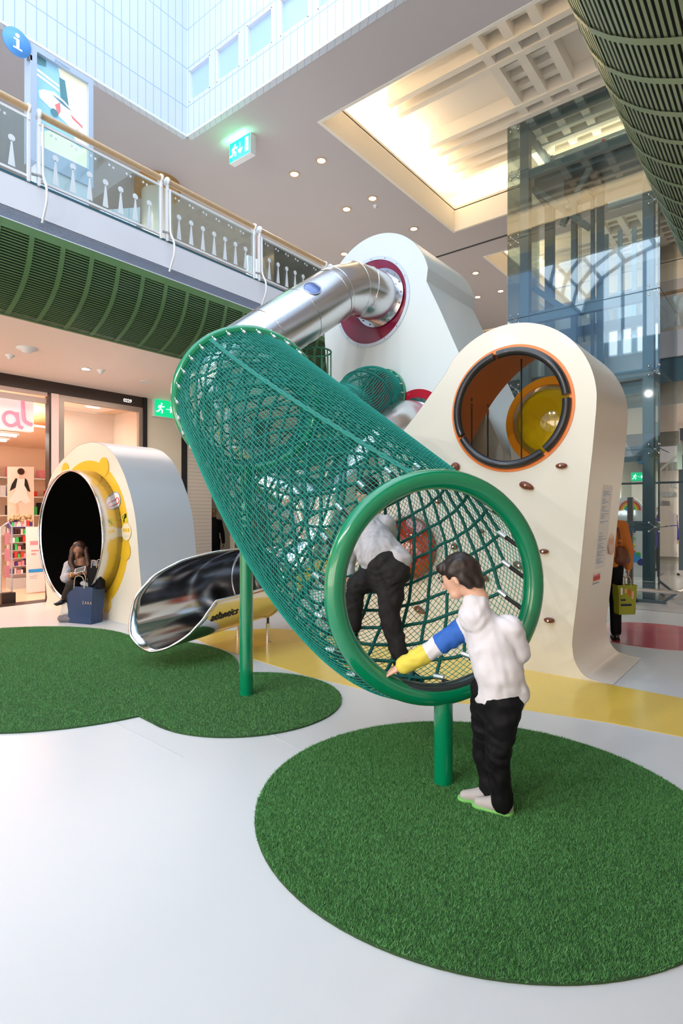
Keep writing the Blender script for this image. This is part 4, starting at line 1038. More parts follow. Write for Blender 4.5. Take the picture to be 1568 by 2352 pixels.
# exit signs
def man(mb, o, r, u, s):
    "running figure, s tall"
    o, r, u = Vector(o), Vector(r), Vector(u); n = r.cross(u)*.004
    P = lambda a, b: o+r*a*s+u*b*s
    def st(pts, w):
        for a, b in zip(pts, pts[1:]): mb.tube([P(*a)+n, P(*b)+n], w*s, 6)
    mb.lathe(P(.30, .92), n, [(.0001, .003), (.085*s, .002), (.085*s, 0)], 16)
    st([(.25, .78), (.12, .45)], .075); st([(.25, .75), (.45, .62), (.58, .70)], .04); st([(.22, .75), (.02, .70), (-.05, .52)], .04)
    st([(.14, .45), (.38, .32), (.32, .05)], .055); st([(.10, .45), (.0, .22), (-.25, .15)], .055)
def exit_sign(l, o, r, w, h, dep, arrow, off=(0, 0, 0)):
    "o = lower-left front corner, r = reading direction"
    o = Vector(o); r = Vector(r).normalized(); u = UP; n = r.cross(u)
    t = thing('exit_sign', l, 'exit sign', o+r*w/2)
    MB().obox(o+r*w/2+u*h/2-n*dep/2, r, u, n, w/2, h/2, dep/2).build('housing', 'white', t)
    MB().obox(o+r*w/2+u*h/2+n*.002, r, u, n, w/2-.008, h/2-.008, .002).build('green_face', 'exit_green', t)
    f = MB(); man(f, o+r*w*.16+u*h*.18+n*.004, r, u, h*.62); 
    if arrow == 'down':
        c = o+r*w*.52+n*.007; f.bar(c+u*h*.75, c+u*h*.4, .02*h/.3, .004); f.prism([c+u*h*.2, c+u*h*.45+r*.06*h/.3, c+u*h*.45-r*.06*h/.3], n*.003)
    else:
        c = o+u*h*.48+n*.007; f.bar(c+r*w*.42, c+r*w*.60, .02*h/.3, .004); f.prism([c+r*w*.68, c+r*w*.58-u*.06*h/.3, c+r*w*.58+u*.06*h/.3], n*.003)
    f.obox(o+r*w*.84+u*h*.5+n*.006, r, u, n, w*.075, h*.33, .002); f.build('pictogram', 'exit_white', t)
    return t
XE = -7.30
p0 = onY(527, 372, 6.70)
t = exit_sign('green exit sign hanging from the upper ceiling near the roof light', (p0.x, 6.70, 7.66), (1, 0, 0), .54, .36, .12, 'down')
l_ = bpy.data.lights.new('sign_glow', 'AREA'); l_.shape = 'RECTANGLE'; l_.size = .5; l_.size_y = .3; l_.energy = 5; l_.color = (.25, 1, .55)
lo = bpy.data.objects.new('sign_glow', l_); COL.objects.link(lo); lo.location = (p0.x+.27, 6.62, 7.80); lo.rotation_euler = (-PI/2-.5, 0, PI)
exit_sign('green exit sign on the cream wall left of the big net', (-9.72, onX(354, 955, -9.72).y, onX(354, 955, -9.72).z), (0, 1, 0), .62, .34, .085, 'side')
a = onY(1452, 938, 13.3); exit_sign('small green exit sign high up seen past the right edge of the climbing tower', (a.x, 13.3, a.z), (1, 0, 0), .30, .14, .06, 'side')
a = onY(1448, 1106, 13.0); exit_sign('green exit sign low beside the lift frame', (a.x, 13.0, a.z), (1, 0, 0), .34, .19, .06, 'side')
MB().box(a.x-.4, 1.5, 13.02, 13.1, a.z-.06, a.z-.02).build('sign_beam', 'lift_steel', label='dark beam carrying the low green exit sign', cat='beam')

# ================================================================ LIFT
LX0, LX1, LY0, LY1, LT = -4.38, -1.77, 10.65, 12.4, 9.0
LF = thing('lift_tower', 'glass lift tower with blue-grey steel frame rising to the coffered ceiling', 'lift', ((LX0+LX1)/2, (LY0+LY1)/2, 0))
levels = [1.25, 2.55, 3.86, 5.2, 6.72, 7.98]
for x in (-4.10, -1.97):
    for y in (LY0+.22, LY1-.15): MB().box(x-.085, x+.085, y-.08, y+.08, 0, LT).build('column', 'lift_steel', LF)
for z in levels+[8.92]:
    h = .075 if z != 5.2 else .10
    if z == 6.72: continue
    b = MB(); b.box(-4.1, -1.97, LY0+.16, LY0+.28, z-h, z+h); b.box(-4.1, -1.97, LY1-.2, LY1-.08, z-h, z+h); b.box(-4.16, -4.06, LY0+.2, LY1-.1, z-h, z+h); b.box(-2.03, -1.93, LY0+.2, LY1-.1, z-h, z+h); b.build('cross_beam', 'lift_steel', LF)
pz = [0]+levels+[LT]
for i in range(len(pz)-1):
    a, b = pz[i]+.008, pz[i+1]-.008
    MB().box(LX0, LX1, LY0, LY0+.012, a, b).build('glass_front', 'glass_lift', LF)
    MB().box(LX0, LX0+.012, LY0+.02, LY1, a, b).build('glass_side', 'glass_lift', LF)
    MB().box(LX1-.012, LX1, LY0+.02, LY1, a, b).build('glass_side', 'glass_lift', LF)
def spider(x, y, z, sx):
    t = MB(); c = Vector((x, y, z)); f = MB()
    for dx in (-1, 1):
        for dz in (-1, 1): f.tube([c+Vector((0, .0, 0)), c+Vector((dx*.075, -.06, dz*.075))], .010, 8); f.ball(c+Vector((dx*.075, -.07, dz*.075)), .024, 10)
    f.ball(c, .028, 10); f.cyl(c, c+Vector((0, .12, 0)), .014, 8)
    return f.build('spider_fitting', 'chrome', LF)
for z in levels+[8.9]:
    spider(-4.24, LY0+.09, z, 1); spider(-1.86, LY0+.09, z, 1)
# hoist gear, rails and braces
for x, w in ((-3.47, .05), (-2.98, .06), (-3.12, .03)): MB().box(x-w, x+w, LY1-.65, LY1-.55, 0, 7.9).build('guide_rail', 'lift_steel', LF)
for k in range(4): MB().cyl((-3.36+k*.03, LY0+.9, 0), (-3.36+k*.03, LY0+.9, 7.7), .005, 6).build('hoist_rope', 'black', LF)
for (a, b) in (((-4.05, 7.85), (-3.0, 6.75)), ((-3.0, 7.85), (-3.5, 6.95)), ((-4.05, 5.9), (-3.4, 5.3))): MB().bar((a[0], LY0+.5, a[1]), (b[0], LY0+.5, b[1]), .10).build('brace', 'lift_steel', LF)
MB().box(-4.0, -2.0, LY0+.4, LY1-.2, 7.86, 7.98).build('machine_deck', 'lift_steel', LF)
mg = MB(); mg.box(-3.5, -3.1, LY0+.6, LY0+1.1, 7.55, 7.86); mg.cyl((-3.0, LY0+.6, 7.72), (-3.0, LY0+1.0, 7.72), .15, 24); mg.build('hoist_motor', 'dark_brown', LF)
MB().box(-2.95, -2.75, LY0+.45, LY0+.6, 8.0, 8.22).build('control_box', 'white', LF); MB().box(-2.78, -2.72, LY0+.43, LY0+.6, 8.2, 8.26).build('switch', 'c_r', LF); MB().box(-2.70, -2.62, LY0+.43, LY0+.6, 8.18, 8.23).build('switch', 'c_y', LF)
MB().bar((-2.75, LY0+.8, 7.2), (-2.0, LY0+.8, 7.2), .12).build('door_header', 'light_grey', LF)
# landing doors on the upper floor
for k in range(5): MB().box(-3.05+k*.255, -2.97+k*.255, LY1-.05, LY1, 4.6, 7.1).build('door_stile', 'lift_pale', LF)
for k in range(4): MB().box(-2.95+k*.255, -2.82+k*.255, LY1-.04, LY1-.02, 4.65, 5.25).build('door_panel', 'white_lit', LF)
MB().box(-3.5, -1.95, LY1-.08, LY1+.0, 4.1, 4.6).build('landing_sill', 'fascia', LF)
# waist rail round the lift foot
hr = thing('guard_rail', 'low tubular steel guard rail round the foot of the lift', 'guard rail', (-1.3, 10.2, 0))
P = [onZ(1440, 1366, .155), onZ(1540, 1372, .155)]
MB().tube([(-3.8, 10.10, .26), (-1.50, 10.10, .26), (-1.42, 10.18, .26), (-1.42, 13.0, .26)], .03, 14).build('rail', 'steel', hr)
for x in (-3.2, -2.1): MB().bar((x, 10.12, .24), (x, 10.55, .02), .04).build('bracket', 'lift_steel', hr)
for y in (10.6, 11.4, 12.2): MB().bar((-1.45, y, .24), (-1.72, y, .02), .04).build('bracket', 'lift_steel', hr)
MB().box(LX0-.1, LX1+.1, LY0-.1, LY0, 0, .05).build('kerb', 'lift_steel', hr)

# far gallery balustrade, flower box
for i in range(6):
    x0 = -6.2+i*1.7; t = thing('glass_panel', 'pale balustrade glass of the far gallery, panel %s' % ['left of the lift', 'seen through the left of the lift', 'seen through the lift middle', 'right of the lift', 'near the right picture edge', 'beyond the right picture edge'][i], 'glass panel', (x0+.85, 12.42, 5.0), 'far gallery balustrade panels')
    MB().box(x0+.03, x0+1.67, 12.42, 12.43, 5.0, 5.6).build('pane', 'glass', t)
    MB().cyl((x0+.03, 12.44, 5.68), (x0+1.67, 12.44, 5.68), .032, 14).build('handrail', 'wood', t)
    for x in (x0+.0, x0+1.64): MB().box(x, x+.05, 12.40, 12.46, 4.95, 5.66).build('post', 'white', t)
    sp = MB(); x = x0+.2
    while x < x0+1.5: sp.prism([(x-.035, 12.416, 5.02), (x+.035, 12.416, 5.02), (x, 12.416, 5.28)], (0, -.002, 0)); sp.lathe((x, 12.416, 5.31), (0, -1, 0), [(.0001, .002), (.034, .002), (.034, 0)], 14); x += .17
    sp.build('crown_print', 'frost', t)
a = onY(1120, 745, 12.33)
fb = thing('flower_box', 'dark flower trough with red flowers on the rail left of the lift', 'planter', (a.x, 12.33, 5.3))
MB().box(a.x-.55, a.x+.3, 12.25, 12.415, 5.3, 5.48).build('trough', 'black', fb)
fl_ = MB(); fr_ = MB()
for k in range(110):
    x, y, z = a.x+random.uniform(-.55, .3), 12.30+random.uniform(-.04, .10), 5.5+random.uniform(0, .10); (fl_ if k % 4 else fr_).ball((x, y, z), random.uniform(.014, .03), 6)
fl_.build('foliage', mat('leaf', (.05, .14, .03), .6), fb); fr_.build('flower', 'c_r', fb)

# ================================================================ SIGNS AND SHOPS AT THE BACK
# rainbow sign totem
Yr = 14.6; L0, R0 = onY(1423, 1200, Yr).x, onY(1477, 1200, Yr).x; w_ = R0-L0; L0 -= w_*.42; w_ = R0-L0; cx = (L0+R0)/2
zt = onY(1450, 1141, Yr).z
t = thing('entrance_totem', 'pale arched totem with a rainbow and white lettering behind the lift foot', 'sign totem', (cx, Yr, 0))
o = [(R0, 0), (R0, zt-w_/2)]+arc(cx, zt-w_/2, w_/2, 0, 180, 24)+[(L0, 0)]
MB().prism([(x, Yr, z) for x, z in o], (0, .15, 0)).build('board', 'label_pale', t)
rc = (onY(1446, 1175, Yr).x, onY(1446, 1172, Yr).z)
for i, c_ in enumerate('royg') : 
    r0 = w_*.33-i*w_*.05; arcp = [(rc[0]+r0*math.cos(PI*k/24), Yr-.012, rc[1]+r0*math.sin(PI*k/24)) for k in range(25)]
    arci = [(rc[0]+(r0-w_*.05)*math.cos(PI*k/24), Yr-.012, rc[1]+(r0-w_*.05)*math.sin(PI*k/24)) for k in range(25)]
    MB().add(arcp+arci, [(k, k+1, 26+k, 25+k) for k in range(24)]).build('rainbow_band', 'c_'+c_, t)
for i, c_ in ((4, 'b'), (5, 'v')):
    r0 = w_*.33-i*w_*.05; MB().add([(rc[0]+r0*math.cos(PI*k/24), Yr-.012-.001*i, rc[1]+r0*math.sin(PI*k/24)) for k in range(25)]+[(rc[0]+(r0-w_*.05)*math.cos(PI*k/24), Yr-.012-.001*i, rc[1]+(r0-w_*.05)*math.sin(PI*k/24)) for k in range(25)], [(k, k+1, 26+k, 25+k) for k in range(24)]).build('rainbow_band', 'c_'+c_, t)
text('lettering', 'Portland', w_*.215, (R0-w_*.97, Yr-.03, rc[1]-.10), (1, 0, 0), (0, 0, 1), 'white_lit', t, depth=.02, offset=.006)
for k, c_ in enumerate(('n', 'n', 'g', 'y', 'r', 'r')):
    z = rc[1]-.34-k*.155
    for j in range(3): MB().lathe((R0-.36+j*.085, Yr-.004, z), (0, -1, 0), [(.0001, .004), (.03, .003), (.03, 0)], 14).build('dot', 'c_'+c_, t)
    MB().box(R0-.40, R0-.14, Yr-.006, Yr-.003, z-.055, z-.05).build('rule', 'light_grey', t)
for (px, py, r, c_) in ((1465, 1274, .06, 'g'), (1459, 1281, .11, 'b'), (1471, 1291, .08, 'n')):
    p = onY(px, py, Yr); MB().lathe((p.x, Yr-.005, p.z), (0, -1, 0), [(.0001, .004), (r, .003), (r, 0)], 24).build('dot', 'c_'+c_, t)
for x in (L0+.1,):
    for k in range(14): MB().box(x, x+.28, Yr-.006, Yr-.002, rc[1]-.35-k*.05, rc[1]-.335-k*.05).build('printed_line', 'text_blue', t)
# brown slim post in front of it and tall dark column beyond
p = onZ(1446, 1345, 0); MB().box(onY(1440, 1200, 12.9).x, onY(1452, 1200, 12.9).x, 12.9, 13.0, 0, onY(1446, 1142, 12.9).z).build('slim_post', mat('brown_metal', (.16, .10, .09), .4, metal=.3), label='slim brown post in front of the rainbow totem', cat='post')
S(MB().box(onY(1558, 1000, 17).x, onY(1575, 1000, 17).x, 17, 17.3, 0, 4.4), 'trim_26', 'lift_steel')
# lit shop fronts along the far wall
sf = [(-9.0, -6.6, 'shop_pale'), (-6.3, -4.2, 'lamp_soft'), (-3.9, -1.9, 'shop_pale'), (-1.6, .4, 'shop_pale'), (.7, 2.6, 'lamp_soft'), (2.8, 4.6, 'shop_pale')]
for k, (a, b, m_) in enumerate(sf):
    S(MB().box(a, b, 18.93, 18.98, .2, 2.7), 'window_%d' % (40+k), m_ if m_ != 'lamp_soft' else mat('far_window', (.8, .78, .72), .5, emit=.8, ec=(1, .95, .85)) if 'far_window' not in M else 'far_window')
    sg = MB().box(a+.2, b-.2, 18.85, 19.0, 2.95, 3.4).build('shop_sign', ['purple', 'panel_lit', 'c_b', 'panel_lit', 'c_r', 'panel_lit'][k], label=['purple', 'pale lit', 'blue', 'white lit', 'red', 'cream lit'][k]+' fascia board over far shop window number %s from the left' % ['one', 'two', 'three', 'four', 'five', 'six'][k], cat='shop sign')
# hanging banners with pale prints right of the lift
for k, (px0, px1, py0, py1, m_) in enumerate(((1504, 1545, 918, 1010, mat('mint', (.50, .72, .66), .6)), (1518, 1566, 1018, 1080, 'mint'), (1500, 1512, 1190, 1256, 'purple'))):
    a, b = onY(px0, py1, 15.5+k*.3), onY(px1, py0, 15.5+k*.3)
    m_ = m_ if isinstance(m_, str) else 'mint'
    hb_ = thing('hanging_banner', ['upper pale mint banner seen right of the lift', 'lower pale mint banner seen right of the lift', 'narrow purple banner at the right edge of the lift'][k], 'banner', (a.x/2+b.x/2, a.y, a.z))
    MB().box(a.x, b.x, a.y, a.y+.03, a.z, b.z).build('sheet', m_, hb_); MB().cyl(((a.x+b.x)/2, a.y+.015, b.z), ((a.x+b.x)/2, a.y+.015, 3.67), .008, 6).build('hanging_wire', 'grey', hb_)
# stair with balustrade and planter foliage in the middle distance
st_ = thing('staircase', 'white railed staircase far behind the climbing tower', 'staircase', (-1.4, 16.0, 0))
s_ = MB(); 
for k in range(14): s_.box(-2.6+k*.24, -2.3+k*.24, 16.0, 17.2, 3.2-k*.22, 3.32-k*.22)
s_.build('steps', 'light_grey', st_)
MB().bar((-2.6, 16, 4.1), (.8, 16, 1.0), .05).build('handrail', 'white', st_)
for k in range(28): x = -2.6+k*.12; z = 3.25-(x+2.6)*.91; MB().cyl((x, 16, z), (x, 16, z+.85), .012, 6).build('baluster', 'white', st_)

# ================================================================ LEFT SHOP
Xs = -10.15
t = thing('shop_sign', 'lit white shop sign box with pink letters al at the left edge', 'shop sign', (Xs, 3.6, 2.84))
sb = MB().box(Xs-.15, Xs, 1.8, 4.37, 2.86, 3.42).build('sign_box', 'panel_lit', t); bevel(sb, .02)
# letters a and l as rounded tubes
la = MB(); yc, zc = 3.99, 3.08
def YZ(px, py): p = onX(px, py, Xs+.04); return p
ap = [YZ(33, 947+0)]
acx, acz = YZ(24, 962).y, YZ(24, 962).z; rr_ = .105
la.tube([(Xs+.04, acx+rr_*math.cos(a), acz+rr_*1.05*math.sin(a)) for a in [math.radians(d) for d in range(20, 345, 13)]], .028, 8)
la.tube(spline([(Xs+.04, acx+.10, acz+.12), (Xs+.04, acx+.11, acz), (Xs+.04, acx+.135, acz-.10), (Xs+.04, acx+.19, acz-.13)], 5), .030, 8)
la.build('letter_a', 'pink', t)
ll = MB(); l0 = YZ(52, 930); ll.tube(spline([(Xs+.04, l0.y+.0, l0.z+.06), (Xs+.04, l0.y+.01, l0.z-.12), (Xs+.04, l0.y+.03, l0.z-.25), (Xs+.04, l0.y+.09, l0.z-.30), (Xs+.04, l0.y+.15, l0.z-.31)], 5), .034, 8); ll.build('letter_l', 'pink', t)
text('house_number', '0229', .085, (-9.775, onX(283, 920, -9.78).y, 3.55), (0, 1, 0), (0, 0, 1), 'white_lit', None, depth=.002, offset=.002, label='small white number 0229 on the dark shop header', cat='number')
# display window downlights
for k, px in enumerate((205, 221)):
    p = onX(px, 929, -10.4); t = thing('downlight', ['left', 'right'][k]+' one of two bright lamps at the top of the empty display window', 'downlight', (p.x, p.y, 3.46), 'display window lamps')
    MB().lathe((p.x, p.y, 3.478), (0, 0, -1), [(.0001, .008), (.05, .006), (.06, 0)], 20).build('lamp', 'lamp', t)
# strip lights in the shop
for k, (x, y) in enumerate(((-12.2, 4.3), (-13.2, 4.5))):
    t = thing('strip_light', 'long %s strip light on the pink shop ceiling' % ['nearer', 'farther'][k], 'strip light', (x, y, 3.3)); MB().box(x-.04, x+.04, y-1.2, y+.6, 3.0, 3.04).build('tube', 'lamp', t); MB().box(x-.05, x+.05, y-1.25, y+.65, 3.04, 3.09).build('batten', 'white', t)
S(MB().box(-15, -11.2, -2, 6.88, 3.1, 3.14), 'ceiling', 'shop_wall')
# picture of a girl in a white dress, hung in the shop
XP = -13.6
def Q(px, py, e=0): p = onX(px, py, XP+e); return (p.x, p.y, p.z)
t = thing('shop_poster', 'large pale poster of a person in a white dress and dark jacket', 'poster', Q(48, 1225))
MB().prism([Q(18, 1232), Q(78, 1232), Q(78, 1072), Q(18, 1072)], (-.03, 0, 0)).build('sheet', mat('poster_peach', (.95, .76, .66), .6), t)
def qq(pts, nm, m_, e): MB().poly([Q(x, y, e) for x, y in pts]).build(nm, m_, t)
qq([(38, 1100), (58, 1100), (62, 1135), (71, 1152), (58, 1158), (48, 1150), (36, 1158), (19, 1152), (34, 1130)], 'dress', mat('dress', (.93, .90, .88), .7), .012)
qq([(36, 1098), (40, 1100), (36, 1120), (22, 1128), (27, 1112)], 'jacket_sleeve', 'cloth_char', .016); qq([(57, 1098), (62, 1102), (70, 1130), (64, 1128), (56, 1115)], 'jacket_sleeve', 'cloth_char', .016)
qq([(44, 1100), (52, 1100), (52, 1083), (44, 1083)], 'neck', mat('skin_pale', (.85, .58, .46), .6), .014)
MB().lathe(Q(48, 1083, .01), (1, 0, 0), [(.0001, .008), (.075, .006), (.075, 0)], 20).build('hair', 'hair_brown', t)
MB().box(XP-.03, XP-.01, (Q(18,1200)[1]+Q(78,1200)[1])/2-.2, (Q(18,1200)[1]+Q(78,1200)[1])/2+.2, 0, Q(48, 1231)[2]).build('stand', 'label_pale', t)
qq([(37, 1158), (42, 1158), (42, 1180), (37, 1180)], 'leg', 'skin_pale', .01)
# display rack with rows of small goods
p = onZ(45, 1352, 0); xr = -11.9; y0, y1 = onX(28, 1300, xr).y, onX(80, 1300, xr).y; ztop = onX(40, 1198, xr).z
t = thing('display_rack', 'white slatted display rack of small pink goods under a purple header', 'display rack', (xr, (y0+y1)/2, 0))
MB().box(xr-.25, xr-.2, y0, y1, .2, ztop-.12).build('back_panel', 'pinkish', t); MB().box(xr-.3, xr, y0, y1, 0, .2).build('plinth', 'light_grey', t)
hd = MB().box(xr-.25, xr-.1, y0, y1, ztop-.13, ztop).build('header', 'purple', t); text('lettering', "claire's", .12, (xr-.098, y0+.02, ztop-.10), (0, 1, 0), (0, 0, 1), 'white_lit', hd, depth=.002)
for k in range(7): MB().box(xr-.22, xr-.06, y0, y1, .28+k*.155, .285+k*.155).build('shelf', 'label_pale', t)
pal = ['pink_plain', 'c_r', 'cloth_char', 'label_pale', 'purple', 'c_g', 'hair_brown', 'pink_plain', 'pinkish', 'pink_plain']
for k in range(7):
    y = y0+.03; n = 0
    while y < y1-.06:
        wd_ = random.uniform(.035, .06); hh = random.uniform(.07, .125); z = .287+k*.155
        MB().box(xr-.19+random.uniform(0, .05), xr-.09, y, y+wd_, z, z+hh).build('packet', random.choice(pal), None, label='small packaged item on the shop display rack', cat='packaged goods', group='packets on the pink display rack'); y += wd_+.012
# sloping notice board and security gate
x2 = -11.0; a0, a1, b0, b1 = onX(62, 1350, x2), onX(106, 1352, x2), onX(82, 1200, x2-.3), onX(103, 1200, x2-.3)
t = thing('notice_stand', 'leaning white notice board headed VIP in the shop entrance', 'notice board', (x2, (a0.y+a1.y)/2, 0))
z0, z1 = .02, 1.22
q0 = [(x2, a0.y, z0), (x2, a1.y, z0), (x2-.28, a1.y, z1), (x2-.28, a0.y+.10, z1)]
MB().prism(q0, (-.02, 0, .0)).build('board', mat('board_pink', (.92, .80, .80), .5), t)
def bb(u0, u1, v0, v1, nm, m_):
    def g(u, v): y = a0.y+.10*v+(a1.y-a0.y-.10*v)*u; return (x2-.28*v+.004, y, z0+(z1-z0)*v)
    MB().poly([g(u0, v0), g(u1, v0), g(u1, v1), g(u0, v1)]).build(nm, m_, t)
bb(.25, 1, .72, .78, 'red_band', 'pink_plain'); bb(.1, 1, .30, .35, 'blue_band', 'c_b'); bb(.3, .8, .62, .64, 'printed_line', 'pink_plain'); bb(.3, .6, .57, .59, 'printed_line', 'pink_plain'); bb(.15, .6, .24, .25, 'printed_line', 'light_grey'); bb(.15, .55, .21, .22, 'printed_line', 'light_grey')
text('lettering', 'VIP', .10, (x2-.26+.01, (a0.y+a1.y)/2, z1-.15), (0, 1, 0), (-.22, 0, 1), 'pink_plain', t, depth=.001)
x3 = -10.2; ya, yb = onX(2, 1300, x3).y, onX(27, 1300, x3).y
t = thing('security_gate', 'clear anti-theft gate with pink squares and a dark foot at the shop entrance', 'security gate', (x3, (ya+yb)/2, 0))
f = MB(); f.tube([(x3, yb, .1), (x3, yb, 1.25), (x3, yb-.05, 1.33), (x3, ya, 1.25), (x3, ya, .1)], .014, 8); f.build('frame', 'light_grey', t)
MB().box(x3-.004, x3+.004, ya, yb, .1, 1.25).build('pane', 'glass_shop', t); MB().box(x3-.08, x3+.08, ya-.02, yb+.03, 0, .17).build('foot', 'dark_brown', t)
for k in range(3): MB().box(x3+.006, x3+.010, (ya+yb)/2-.03, (ya+yb)/2+.05, .42+k*.27, .62+k*.27).build('pink_square', 'pink_plain', t)
# shelves of goods at the back of the shop
t = thing('wall_shelving', 'pale wall shelving at the back of the pink shop', 'shelving', (-14.7, 5.3, 0))
for k in range(5): MB().box(-14.98, -14.6, 4.2, 6.8, .5+k*.45, .53+k*.45).build('shelf', 'label_pale', t)
for k in range(5):
    for j in range(14):
        if random.random() < .8:
            y = 4.3+j*.18; z = .53+k*.45; hh = random.uniform(.12, .3); MB().box(-14.9, -14.7, y, y+.12, z, z+hh).build('boxed_goods', random.choice(pal), None, label='small boxed item on the back wall shelving of the shop', cat='boxed goods', group='boxes on the shop wall shelving')
t = thing('goods_heap', 'heap of colourful hair accessories on top of the display rack', 'accessories', (xr-.15, (y0+y1)/2, ztop))
g_ = MB(); 
for k in range(50): g_.ball((xr-.15+random.uniform(-.08, .08), random.uniform(y0+.03, y1), ztop+random.uniform(.0, .12)), random.uniform(.02, .045), 8)
g_.build('accessories', mat('heap', (.55, .40, .22), .7, noise=.8, nscale=25), t)

# ================================================================ PEOPLE
def rcone(mb, a, b, ra, rb, n=20, k=6):
    "tapered limb with rounded ends"
    a, b = Vector(a), Vector(b); d = b-a; L = max(d.length, 1e-5); d = d/L if L > 1e-4 else Vector((0, 0, 1))
    prof = [(max(1e-4, ra*math.cos(PI/2*(1-i/k))), -ra*math.sin(PI/2*(1-i/k))) for i in range(k+1)]
    prof += [(max(1e-4, rb*math.cos(PI/2*i/k)), L+rb*math.sin(PI/2*i/k)) for i in range(k+1)]
    mb.lathe(a, d, prof, n)
    nv = n; V = mb.v
    base = len(V)-len(prof)*n
    mb.f.append(tuple(range(base, base+n))[::-1]); mb.sm.append(True); mb.f.append(tuple(range(len(V)-n, len(V)))); mb.sm.append(True)
from mathutils import noise as mnoise
def blob(name, limbs, voxel, material, parent=None, smooth=6, flat=None, folds=0, **kw):
    "one continuous surface grown round tapered limbs"
    mb = MB()
    for l in limbs:
        if len(l) == 4: rcone(mb, *l)
        else: mb2 = MB(); mb2.ball((0, 0, 0), 1, 20); c, ax, ay, az = l[0], l[1], l[2], l[3]; mb2.v = [tuple(Vector(c)+Vector(ax)*x+Vector(ay)*y+Vector(az)*z) for x, y, z in mb2.v]; mb.add(mb2.v, mb2.f, True)
    A = mb.v
    me = bpy.data.meshes.new('t'); me.from_pydata(mb.v, [], mb.f); me.update(); to = bpy.data.objects.new('t', me); COL.objects.link(to)
    r = to.modifiers.new('r', 'REMESH'); r.mode = 'VOXEL'; r.voxel_size = voxel; r.use_smooth_shade = True
    s = to.modifiers.new('s', 'SMOOTH'); s.iterations = smooth; s.factor = .5
    bpy.context.view_layer.update()
    m2 = bpy.data.meshes.new_from_object(to.evaluated_get(bpy.context.evaluated_depsgraph_get())); bpy.data.objects.remove(to)
    if folds:
        for v, nv in [(v, v.normal.copy()) for v in m2.vertices]:
            c = v.co; w = mnoise.noise(Vector((c.x*5, c.y*5, c.z*3)))*2.5
            q = mnoise.noise(Vector((c.x*9+w, c.y*9-w, c.z*24+w*2)))+.5*mnoise.noise(Vector((c.x*30, c.y*30, c.z*18)))
            v.co = c+nv*folds*q
        m2.update()
    out = MB(); out.v = [tuple(v.co) for v in m2.vertices]; out.f = [tuple(p.vertices) for p in m2.polygons]; out.sm = [True]*len(out.f)
    return out.build(name, material, parent, **kw)
def headshapes(c, f, up, s=1):
    f = Vector(f).normalized(); up = Vector(up).normalized(); r = f.cross(up).normalized(); up = r.cross(f); c = Vector(c)
    P = lambda a, b, e: c+(f*a+r*b+up*e)*s
    L = [(c+up*.025*s-f*.012*s, r*.073*s, f*.090*s, up*.085*s, 0), (P(.03, 0, .0), P(.035, 0, -.045), .058*s, .048*s), (P(.045, -.02, -.068), P(.045, .02, -.068), .030*s, .030*s),
         (P(.080, 0, .010), P(.098, 0, -.018), .009*s, .013*s), (P(.076, -.014, -.045), P(.076, .014, -.045), .010*s, .010*s),
         (P(-.002, -.074, .010), P(-.008, -.078, -.020), .013*s, .010*s), (P(-.002, .074, .010), P(-.008, .078, -.020), .013*s, .010*s),
         (P(-.02, 0, -.04), P(-.045, 0, -.13), .050*s, .050*s)]
    return L, P
def facebits(P, s, parent, lips='skin_pale'):
    for e in (-1, 1):
        MB().ball(P(.079, e*.030, .016), .0085*s, 10).build('eye', 'black_gloss', parent)
        b = MB(); b.tube([P(.082, e*.046, .034), P(.090, e*.030, .040), P(.090, e*.014, .036)], .0035*s, 6); b.build('eyebrow', 'hair_dark', parent)
    MB().tube([P(.082, -.02, -.045), P(.088, 0, -.047), P(.082, .02, -.045)], .0045*s, 6).build('mouth', lips, parent)
def handshapes(w, d, n, s=1, curl=.5, mirror=1):
    "wrist, pointing direction, palm normal: palm, four fingers, side thumb"
    w = Vector(w); d = Vector(d).normalized(); n = Vector(n).normalized(); side = d.cross(n).normalized()*mirror; L = [(w, w+d*.03*s, .022*s, .026*s)]
    for i, (o, ln) in enumerate(((-.027, .060), (-.009, .072), (.009, .068), (.026, .052))):
        k = w+d*.085*s+side*o*s; L.append((w+d*.03*s+side*o*.7*s, k, .014*s, .011*s))
        a = k+(d*math.cos(curl)+n*math.sin(curl))*ln*.5*s; b = a+(d*math.cos(curl*2.2)+n*math.sin(curl*2.2))*ln*.5*s
        L += [(k, a, .009*s, .008*s), (a, b, .008*s, .0065*s)]
    t0 = w+d*.03*s-side*.024*s; t1 = t0+(d*.6-side*.7+n*.3).normalized()*.038*s; t2 = t1+(d*.9-side*.2+n*.4).normalized()*.030*s
    L += [(t0, t1, .013*s, .010*s), (t1, t2, .010*s, .008*s)]
    return L
def shoe(name, heel, toe, m1, m2, parent, s=1):
    heel, toe = Vector(heel), Vector(toe); d = (toe-heel); mid = heel+d*.5
    o = blob(name, [(heel+UP*.035*s, mid+UP*.035*s, .036*s, .036*s), (mid+UP*.03*s, toe+UP*.024*s, .038*s, .026*s), (heel+UP*.04*s, heel+d*.12+UP*.075*s, .034*s, .036*s)], .007, m1, parent, 3)
    a = MB(); x = d.normalized(); y = x.cross(UP)
    pts = [heel+x*(-.035*s)+y*.0]; ol = []
    for k in range(24):
        a_ = 2*PI*k/24; r = .040*s; c = heel if math.cos(a_) < 0 else toe; ol.append(c+x*math.cos(a_)*r*.9+y*math.sin(a_)*r*(1 if c is heel else .85))
    a.prism([(p.x, p.y, heel.z+.001) for p in ol], (0, 0, .014)); a.build('sole', m2, o)
    return o

